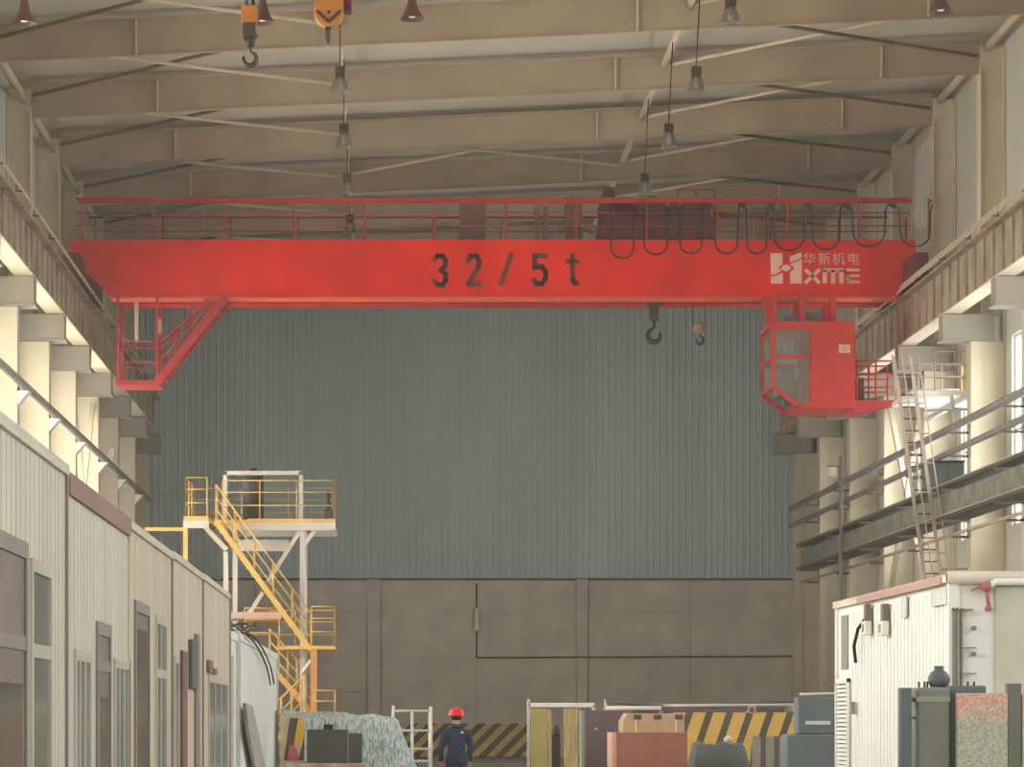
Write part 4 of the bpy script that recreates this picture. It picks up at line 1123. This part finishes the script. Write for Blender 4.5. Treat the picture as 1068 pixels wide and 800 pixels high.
A, Z = place(45.0)
t = thing('packing_crate', (A(678), 45.5, 0), 'red-brown packing crate, widest box in the middle of the floor', 'crate')
MB().box(A(643), A(717), 45.0, 46.0, 0.05, Z(764)).build('crate_body', M['crate'], t, bevel=0.015)
MB().box(A(638.5), A(643), 45.05, 46.0, 0.05, Z(764)).build('pale_side', mat('crate_edge', (226, 180, 156), 0.7), t)
m = MB()
for xx in (646, 712): m.box(A(xx) - 0.08, A(xx) + 0.08, 45.05, 45.95, 0, 0.05)
split_build(m, 'skid', M['wood'], t)
A, Z = place(50.0)
t = thing('cream_cabinet', (A(680), 50.5, 0), 'cream cabinet with square dark slots, behind the red-brown crate', 'cabinet')
m = MB().prism([(A(650), 0.02), (A(714), 0.02), (A(714), Z(744)), (A(655), Z(744)), (A(650), Z(752))], 50.0, 51.0); m.build('body', M['cream'], t)
for xx in (661, 682, 704): MB().box(A(xx), A(xx + 8), 49.985, 50.0, Z(750.5), Z(745.5)).build('vent_slot', M['tray_dark'], t)
for xx in (663, 705): MB().box(A(xx) - 0.01, A(xx) + 0.01, 49.985, 50.0, 0.1, Z(750)).build('door_seam', M['white'], t)
A, Z = place(52.0)
t = thing('plum_cabinet', (A(622), 52.4, 0), 'tall dark plum cabinet between the timber rack and the crates', 'cabinet')
MB().box(A(610), A(650), 52.0, 52.9, 0.05, Z(741)).build('body', M['purple'], t, bevel=0.02)
m = MB().box(A(614), A(646), 51.985, 52.0, 0.15, Z(746)); m.build('door', M['purple'], t)
MB().box(A(620), A(623), 51.96, 51.985, Z(761), Z(759.5)).build('handle', M['pale'], t)
m = MB().box(A(611), A(649), 52.02, 52.88, 0, 0.05); m.build('plinth', M['black'], t)
# timber rack
A, Z = place(55.0)
t = thing('timber_rack', (A(587), 55.4, 0), 'pale steel rack frame with white top bar holding upright boards', 'rack')
MB().box(A(552), A(621), 55.2, 55.3, Z(737.5), Z(733)).build('top_bar', M['white'], t)
for xx, yt in ((552, 729), (620, 736)):
    MB().box(A(xx) - 0.03, A(xx) + 0.03, 55.2, 55.3, 0, Z(yt)).build('upright', M['pale'], t)
    MB().box(A(xx) - 0.03, A(xx) + 0.03, 54.9, 56.0, 0, 0.05).build('foot_bar', M['pale'], t)
for xa, xb_, mm, y0, lab, nm in ((554, 571, 'olive', 54.95, 'olive plywood sheet standing in the timber rack', 'plywood_sheet'), (588, 603, 'wood', 54.9, 'pale raw timber board standing in the timber rack', 'timber_board')):
    m = MB().prism([(y0, 0), (y0 + 0.05, 0), (y0 + 0.23, Z(739)), (y0 + 0.18, Z(739))], A(xa), A(xb_), 'yz')
    tag(m.build(nm, M[mm]), lab, 'board')
m = MB().prism([(54.96, 0), (55.0, 0), (55.15, Z(740)), (55.11, Z(740))], A(571.5), A(575.5), 'yz')
tag(m.build('timber_batten', M['wood']), 'narrow pale batten beside the olive plywood sheet', 'board')
m = MB().prism([(54.9, 0), (54.94, 0), (55.14, Z(741)), (55.1, Z(741))], A(604.5), A(606.5), 'yz')
tag(m.build('timber_batten', mat('pale_green_batten', (196, 206, 180), 0.6)), 'thin pale green batten beside the raw timber board', 'board')
m = MB(); m.box(A(577), A(586), 55.5, 55.9, 0, Z(768)); m.lathe((A(582), 55.7, Z(768)), [(0, 0), (0.09, 0), (0.06, 0.2), (0, 0.24)], 10)
tag(m.build('gas_valve', M['tray_dark']), 'dark valve gear seen through the timber rack', 'machine')

# striped barrier with steel tubes lying on top
A, Z = place(60.0)
t = thing('hazard_barrier', (A(760), 60.3, 0), 'wide yellow and black striped barrier, broad stripes, behind the crates', 'barrier')
hz2 = stripe_mat('hazard_broad', (232, 190, 92), (92, 86, 66), (1.0, 0, -0.34), 0.435, 0.64)
MB().box(A(700), A(836), 60.0, 60.5, 0.06, Z(743)).build('striped_panel', hz2, t, bevel=0.01)
for xx in (720, 815): MB().box(A(xx) - 0.15, A(xx) + 0.15, 59.8, 60.7, 0, 0.06).build('foot_plate', M['steel'], t)
for k, (xa, ya_, xb_, yb2, r, mm, lab) in enumerate(((633, 738.5, 690, 738.5, 0.045, 'white', 'short white tube lying on top of the striped barrier'), (633, 731, 692, 737, 0.05, 'purple', 'dark tapering tube lying slanted over the cream cabinet'),
                                  (692, 736, 834, 735, 0.03, 'pale', 'long thin pale tube lying along the striped barrier'), (660, 741.5, 820, 741.0, 0.07, 'purple', 'long dull purple tube lying along the striped barrier'), (750, 734, 835, 731, 0.04, 'purple', 'dark upper tube lying at the far end of the striped barrier'))):
    yy = 60.08 + 0.09 * k
    m = MB().tube([(A(xa), yy, Z(ya_)), (A(xb_), yy, Z(yb2))], r, 8)
    tag(m.build('steel_tube', M[mm]), lab, 'tube', 'tubes lying on the barrier')
t = thing('tube_rack', (A(740), 60.9, 0), 'steel trestle carrying the tubes behind the striped barrier', 'rack')
for xx in (634, 690, 780, 833):
    m = MB().box(A(xx) - 0.03, A(xx) + 0.03, 60.55, 60.65, 0, Z(729 if xx < 660 else 733)); m.box(A(xx) - 0.03, A(xx) + 0.03, 60.02, 60.65, Z(743), Z(742)); m.build('upright', M['pale'], t)
for k in range(4): MB().box(A(826), A(835), 60.5, 60.55, Z(731 + 3 * k) - 0.01, Z(731 + 3 * k) + 0.01).build('tube_end_plate', M['white'], t)
m = MB().lathe((A(784), 59.95, Z(740)), [(0.06, 0), (0.1, 0), (0.1, 0.05), (0.06, 0.05)], 14, 'y')
tag(m.build('pipe_ring', M['cream']), 'round pale flange ring hung at the middle of the barrier top', 'ring')

# dark tarp heap, cloth, striped plates
A, Z = place(47.5)


def heap(name, m_, cx, cy, wx, wy, h, seed, thick=0.012, n=16, top=0.5):
    rnd = random.Random(seed); mb = MB(); vs = []
    ph = [rnd.uniform(0, 6) for _ in range(6)]
    for j in range(n + 1):
        for i in range(n + 1):
            u, v = i / n * 2 - 1, j / n * 2 - 1; r = max(abs(u), abs(v))
            z = h * (1 if r < top else max(0.0, 1 - ((r - top) / (1 - top)) ** 1.4))
            z += 0.05 * math.sin(5 * u + ph[0]) * math.sin(4 * v + ph[1]) * (z / h) + 0.02 * math.sin(13 * u + ph[2] + 3 * v)
            k = 1 - 0.12 * (z / h) + 0.04 * math.sin(7 * math.atan2(v, u) + ph[3])
            vs.append((cx + u * wx * k, cy + v * wy * k, max(0.02, z)))
    mb.add(vs, [(j * (n + 1) + i, j * (n + 1) + i + 1, (j + 1) * (n + 1) + i + 1, (j + 1) * (n + 1) + i) for j in range(n) for i in range(n)], True)
    o = mb.build(name, m_); s_ = o.modifiers.new('thick', 'SOLIDIFY'); s_.thickness = thick; s_.offset = -1
    return o


tag(heap('tarp_cover', M['tarp'], A(751), 47.6, 0.62, 0.5, Z(777), 3, top=0.75), 'dark grey tarpaulin heaped over goods beside the red-brown crate', 'tarpaulin')
m = MB(); rr = random.Random(5)
pts = [(A(761) + 0.03 * k * math.cos(k), 47.4 + 0.02 * math.sin(2 * k), Z(776) + 0.05 + 0.02 * (k % 3)) for k in range(6)]
m.tube(pts, [0.02, 0.05, 0.06, 0.06, 0.05, 0.02], 8)
tag(m.build('white_cloth', M['cloth']), 'small crumpled white cloth on the dark tarpaulin', 'cloth')
A, Z = place(46.0)
pbm = stripe_mat('grooved_plate', (150, 144, 130), (92, 88, 84), (1, 0, 0.0), 0.225, 0.62)
m = MB().prism([(A(778), 0.0), (A(819), 0.0), (A(819), Z(768)), (A(785), Z(768))], 45.98, 46.06)
t = tag(m.build('grooved_plate', pbm), 'grey-beige plate with dark vertical bands beside the teal generator', 'plate')
# dark grey cabinet on a pale slab
A, Z = place(44.0)
t = thing('stone_slab', (A(345), 44.6, 0), 'low pale stone plinth under the dark grey cabinet', 'plinth')
MB().box(A(296), A(382), 44.0, 45.2, 0, Z(796)).build('plinth_block', M['slab'], t, bevel=0.02)
t = thing('grey_cabinet', (A(345), 44.6, Z(796)), 'dark grey steel cabinet with small box on top, near the blue netting', 'cabinet')
MB().box(A(320), A(362.5), 44.1, 44.9, Z(796), Z(761)).build('body', M['cabinet'], t, bevel=0.01)
MB().box(A(363.5), A(377.5), 44.12, 44.9, Z(796), Z(765)).build('side_unit', M['cabinet'], t, bevel=0.01)
MB().box(A(337), A(347), 44.3, 44.6, Z(761), Z(755.5)).build('top_box', M['steel'], t, bevel=0.01)
MB().box(A(362.3), A(363.7), 44.11, 44.2, Z(796), Z(762)).build('edge_strip', M['pipe'], t)
# yellow and black board with red patch
A, Z = place(46.2)
t = thing('warning_board', (A(306), 46.3, 0), 'upright board with bold yellow, black and red slanting bands', 'board')
b0, b1 = Z(800) - 0.7, Z(746); xa, xb_ = A(292), A(318)
MB().box(xa, xb_, 46.2, 46.26, 0.0, b1).build('board_panel', mat('board_pale', (214, 198, 160), 0.7), t)
m = MB().prism([(A(296), Z(793)), (A(303), Z(793)), (A(311), Z(749)), (A(302.5), Z(749))], 46.19, 46.2); m.prism([(A(311), Z(793)), (A(317), Z(793)), (A(317.5), Z(768))], 46.19, 46.2); split_build(m, 'black_band', M['cabinet'], t)
MB().prism([(A(306), Z(768)), (A(309), Z(778)), (A(314), Z(778)), (A(317.5), Z(766)), (A(317.5), Z(752)), (A(312), Z(749)), (A(309), Z(756))], 46.19, 46.2).build('yellow_band', mat('board_yellow', (232, 190, 84), 0.6), t)
MB().prism([(A(300), Z(793)), (A(302), Z(776)), (A(309), Z(780)), (A(312), Z(793))], 46.185, 46.192).build('red_patch', mat('board_red', (206, 116, 108), 0.6), t)
m = MB().bar((xa + 0.05, 46.26, 1.2), (xa + 0.05, 46.7, 0), 0.04); m.bar((xb_ - 0.05, 46.26, 1.2), (xb_ - 0.05, 46.7, 0), 0.04); split_build(m, 'prop', M['wood'], t)

# blue-green netting draped over a frame, pale scaffold
A, Z = place(50.0)
nm = mat('netting_blue', (128, 156, 160), 0.7, col2=(206, 216, 210), scale=5, stretch=(6, 6, 0.5), detail=6, lo=0.42, hi=0.62)
prof = [(292, 738), (300, 740), (318, 743), (335, 742.5), (360, 743), (374, 746), (388, 744), (400, 747), (411, 748), (416, 752), (420, 764), (426, 780), (434, 798), (438, 806)]
vs = []; NZ = 14
for i, (x_, y_) in enumerate(prof):
    for j in range(NZ + 1):
        v = j / NZ; zt = Z(y_); z = zt * (1 - v) + 0.02 * v
        y = 50.35 - 0.35 * v + 0.05 * math.sin(i * 2.1 + v * 3) * v + (0.0 if v else 0.15)
        vs.append((A(x_) + 0.05 * math.sin(v * 5 + i) * v, y, z))
mb = MB(); K = NZ + 1
mb.add(vs, [(i * K + j, i * K + j + 1, (i + 1) * K + j + 1, (i + 1) * K + j) for i in range(len(prof) - 1) for j in range(NZ)], True)
back = [(p[0], p[1] + 1.2, p[2]) if True else p for p in vs]
mb2 = [vs[i * K] for i in range(len(prof))]
o_ = len(mb.v)
mb.add([v for v in mb2] + [(v[0], v[1] + 1.3, v[2] * 0.97) for v in mb2], [(i, i + 1, i + 1 + len(prof), i + len(prof)) for i in range(len(prof) - 1)], True)
o = mb.build('debris_netting', nm); s_ = o.modifiers.new('thick', 'SOLIDIFY'); s_.thickness = 0.015
tag(o, 'blue-green debris netting draped over goods beside the pale scaffold', 'netting')
A, Z = place(55.0)
t = thing('scaffold_frame', (A(430), 55.5, 0), 'pale tubular scaffold frame standing between the netting and the worker', 'scaffold')
for xx, yt in ((410.5, 736), (430, 742), (449.5, 737)): MB().tube([(A(xx), 55.0, 0), (A(xx), 55.0, Z(yt))], 0.03, 8).build('upright_tube', M['pale'], t)
for xx, yt in ((410.5, 740), (449.5, 740)): MB().tube([(A(xx), 56.3, 0), (A(xx), 56.3, Z(yt))], 0.03, 8).build('upright_tube', M['pale'], t)
for xa, xb_, yy in ((410.5, 449.5, 741.5), (414, 449.5, 762), (422, 449.5, 781), (428, 449.5, 794)): MB().tube([(A(xa), 55.0, Z(yy)), (A(xb_), 55.0, Z(yy))], 0.025, 8).build('rung_tube', M['pale'], t)
for xx in (410.5, 449.5): MB().tube([(A(xx), 55.0, 0.6), (A(xx), 56.3, 0.6)], 0.022, 8).build('tie_tube', M['pale'], t)

# conduit and small fixtures on the back wall
b = lambda x, y: ((x - VPX) * BACK / FPX, EYE + (VPY - y) * BACK / FPX)
t = thing('wall_conduit', (3.3, BACK - 0.05, 3.5), 'dark conduit running down and along the concrete wall', 'conduit')
m = MB(); (x_, z_) = b(497, 606); (x2, z2) = b(497, 686); (x3, _) = b(832, 686)
m.tube([(x_, BACK - 0.04, z_ - 0.1), (x2, BACK - 0.04, z2), (x2 + 0.05, BACK - 0.16, z2), (x3, BACK - 0.16, z2 + 0.05), (x3, BACK - 0.16, z_ - 0.1)], 0.028, 6)
m.build('pipe', M['joint'], t)
xx, zt = b(497, 634); _, zb2 = b(497, 658)
t = thing('conduit_box', (xx, BACK - 0.1, zb2), 'small pale upright junction box on the concrete wall', 'lamp')  # pale box on the conduit, gives no light
MB().box(xx - 0.09, xx + 0.09, BACK - 0.22, BACK - 0.05, zb2, zt).build('housing', M['pale'], t, bevel=0.02)
MB().box(xx - 0.12, xx - 0.09, BACK - 0.08, BACK - 0.02, zb2 + 0.1, zt + 0.05).build('back_plate', M['frame_grey'], t)

# ---------------------------------------------------------------- the worker
def skinned(name, verts, edges, radii, root, m_, level=2):
    me = bpy.data.meshes.new(name + '_skel'); bm = bmesh.new(); ly = bm.verts.layers.skin.verify()
    bv = []
    for v, r in zip(verts, radii):
        q_ = bm.verts.new(v); rr_ = r if isinstance(r, tuple) else (r, r); q_[ly].radius = rr_; bv.append(q_)
    for a, b in edges: bm.edges.new((bv[a], bv[b]))
    bv[root][ly].use_root = True
    bm.to_mesh(me); bm.free()
    t = bpy.data.objects.new(name + '_tmp', me); C.objects.link(t)
    sk = t.modifiers.new('skin', 'SKIN'); sk.use_smooth_shade = True; sk.branch_smoothing = 0.5
    sd = t.modifiers.new('sub', 'SUBSURF'); sd.levels = level; sd.render_levels = level
    bpy.context.view_layer.update()
    out = bpy.data.meshes.new_from_object(t.evaluated_get(bpy.context.evaluated_depsgraph_get()))
    bpy.data.objects.remove(t); out.name = name
    return out


PX, PY = (476 - VPX) * 45.0 / FPX, 45.0
pr = thing('person', (PX, PY, 0), 'worker in navy overalls and red hard hat standing seen from behind', 'person')
pr.rotation_euler = (0, 0, 0)
V = []; E = []; R = []


def pv(x, y, z, r, par=None):
    V.append((x, y, z)); R.append(r)
    if par is not None: E.append((par, len(V) - 1))
    return len(V) - 1


# figure faces +y (away from the viewer)
pel = pv(0, 0, 0.86, (0.165, 0.115)); wa = pv(0, 0.0, 1.02, (0.15, 0.105), pel); ch = pv(0, -0.01, 1.2, (0.175, 0.12), wa); nk = pv(0, 0.0, 1.34, (0.085, 0.075), ch)
hb = pv(0, 0.03, 1.42, (0.06, 0.062), nk); hd = pv(0, 0.045, 1.5, (0.078, 0.092), hb); ht = pv(0, 0.04, 1.575, (0.062, 0.075), hd)
for s in (-1, 1):
    sh_ = pv(s * 0.185, -0.01, 1.27, 0.07, ch); el = pv(s * (0.25 if s < 0 else 0.23), -0.03, 1.02, 0.05, sh_); wr = pv(s * (0.25 if s < 0 else 0.22), 0.06, 0.80, 0.036, el)
    pa = pv(s * (0.25 if s < 0 else 0.22), 0.08, 0.735, (0.024, 0.038), wr); 
    x_ = s * (0.25 if s < 0 else 0.22)
    for k, (dy, ln) in enumerate(((0.03, 0.07), (0.01, 0.08), (-0.01, 0.075), (-0.03, 0.06))):
        a = pv(x_ - s * 0.004, 0.085 + dy, 0.70, 0.0095, pa); c_ = pv(x_ - s * 0.012, 0.09 + dy, 0.70 - ln * 0.55, 0.009, a); pv(x_ - s * 0.03, 0.095 + dy, 0.70 - ln, 0.0075, c_)
    a = pv(x_ - s * 0.02, 0.12, 0.745, 0.011, pa); pv(x_ - s * 0.03, 0.14, 0.70, 0.009, a)
    hp_ = pv(s * 0.095, 0, 0.80, (0.105, 0.105), pel); kn = pv(s * 0.11, 0.02, 0.46, 0.07, hp_); an = pv(s * 0.12, -0.02, 0.09, 0.048, kn); ft_ = pv(s * 0.125, 0.05, 0.045, (0.045, 0.04), an); pv(s * 0.135, 0.16, 0.035, (0.042, 0.03), ft_)
me = skinned('body', V, E, R, pel, None)
for q_ in ('skin', 'navy', 'boot'): me.materials.append(M[q_])
for p in me.polygons:
    z = p.center.z; x_ = abs(p.center.x); p.use_smooth = True
    p.material_index = 0 if (z > 1.37 or (z < 0.785 and x_ > 0.185 and z > 0.5)) else 2 if z < 0.11 else 1
body = bpy.data.objects.new('body', me); C.objects.link(body); body.parent = pr
P0 = Vector((PX, PY, 0))
wmb = lambda: MB()
o3 = lambda x, y, z: (PX + x, PY + y, z)
# face (turned away): nose, ears, eyes, mouth
m = MB(); m.tube([o3(0, 0.125, 1.52), o3(0, 0.15, 1.485), o3(0, 0.13, 1.475)], [0.008, 0.016, 0.01], 8)
for s in (-1, 1): m.lathe(o3(s * 0.078, 0.035, 1.5), [(0, -0.012), (0.022, -0.01), (0.03, 0.0), (0.022, 0.01), (0, 0.012)], 10, 'x')
m.build('nose_and_ear', M['skin'], pr)
m = MB()
for s in (-1, 1): m.lathe(o3(s * 0.03, 0.128, 1.51), [(0, -0.008), (0.01, -0.004), (0.01, 0.004), (0, 0.008)], 8, 'y')
split_build(m, 'eye', M['black'], pr)
m = MB().tube([o3(-0.022, 0.118, 1.45), o3(0, 0.124, 1.448), o3(0.022, 0.118, 1.45)], 0.006, 6); m.build('mouth', mat('lips', (160, 92, 84), 0.5), pr)
m = MB().lathe(o3(0, 0.025, 1.455), [(0.075, 0.0), (0.088, 0.04), (0.09, 0.09), (0.07, 0.12)], 16); m.build('hair', M['hair'], pr)
m = MB().lathe(o3(0, 0.035, 1.535), [(0.142, -0.008), (0.145, 0.0), (0.12, 0.012), (0.118, 0.05), (0.1, 0.09), (0.065, 0.118), (0, 0.128), (0.06, 0.108), (0.11, 0.05), (0.112, 0.0), (0.142, -0.008)], 24)
hat = m.build('hard_hat', M['helmet'], pr)
m = MB().tube([o3(0, -0.085, 1.6), o3(0, -0.03, 1.655), o3(0, 0.035, 1.668), o3(0, 0.1, 1.655)], 0.012, 6); m.build('hat_ridge', M['helmet'], hat)
m = MB().lathe(o3(0, -0.005, 1.325), [(0.08, 0.0), (0.095, 0.02), (0.082, 0.07), (0.07, 0.06)], 16); m.build('collar', M['navy'], pr)
MB().box(PX + 0.07, PX + 0.11, PY - 0.145, PY - 0.12, 1.24, 1.27).build('shoulder_badge', M['white'], pr)

# ---------------------------------------------------------------- dusty haze that fills the hall
if HAZE > 0:
    hm = bpy.data.materials.new('dust_haze'); hm.use_nodes = True; nt = hm.node_tree
    nt.nodes.remove(nt.nodes['Principled BSDF'])
    vsn = nt.nodes.new('ShaderNodeVolumeScatter'); vsn.inputs['Color'].default_value = (1.0, 0.98, 0.94, 1); vsn.inputs['Density'].default_value = HAZE; vsn.inputs['Anisotropy'].default_value = 0.2
    nt.links.new(vsn.outputs[0], nt.nodes['Material Output'].inputs['Volume'])
    ho = MB().box(XL - 0.1, XR + 0.1, NEAR, BACK + 0.3, 0.01, 18.9).build('haze', hm)
    tag(ho, 'thin dusty haze filling the whole hall', 'haze', kind='stuff')

for o in bpy.data.objects:
    if '_o' in o: del o['_o']
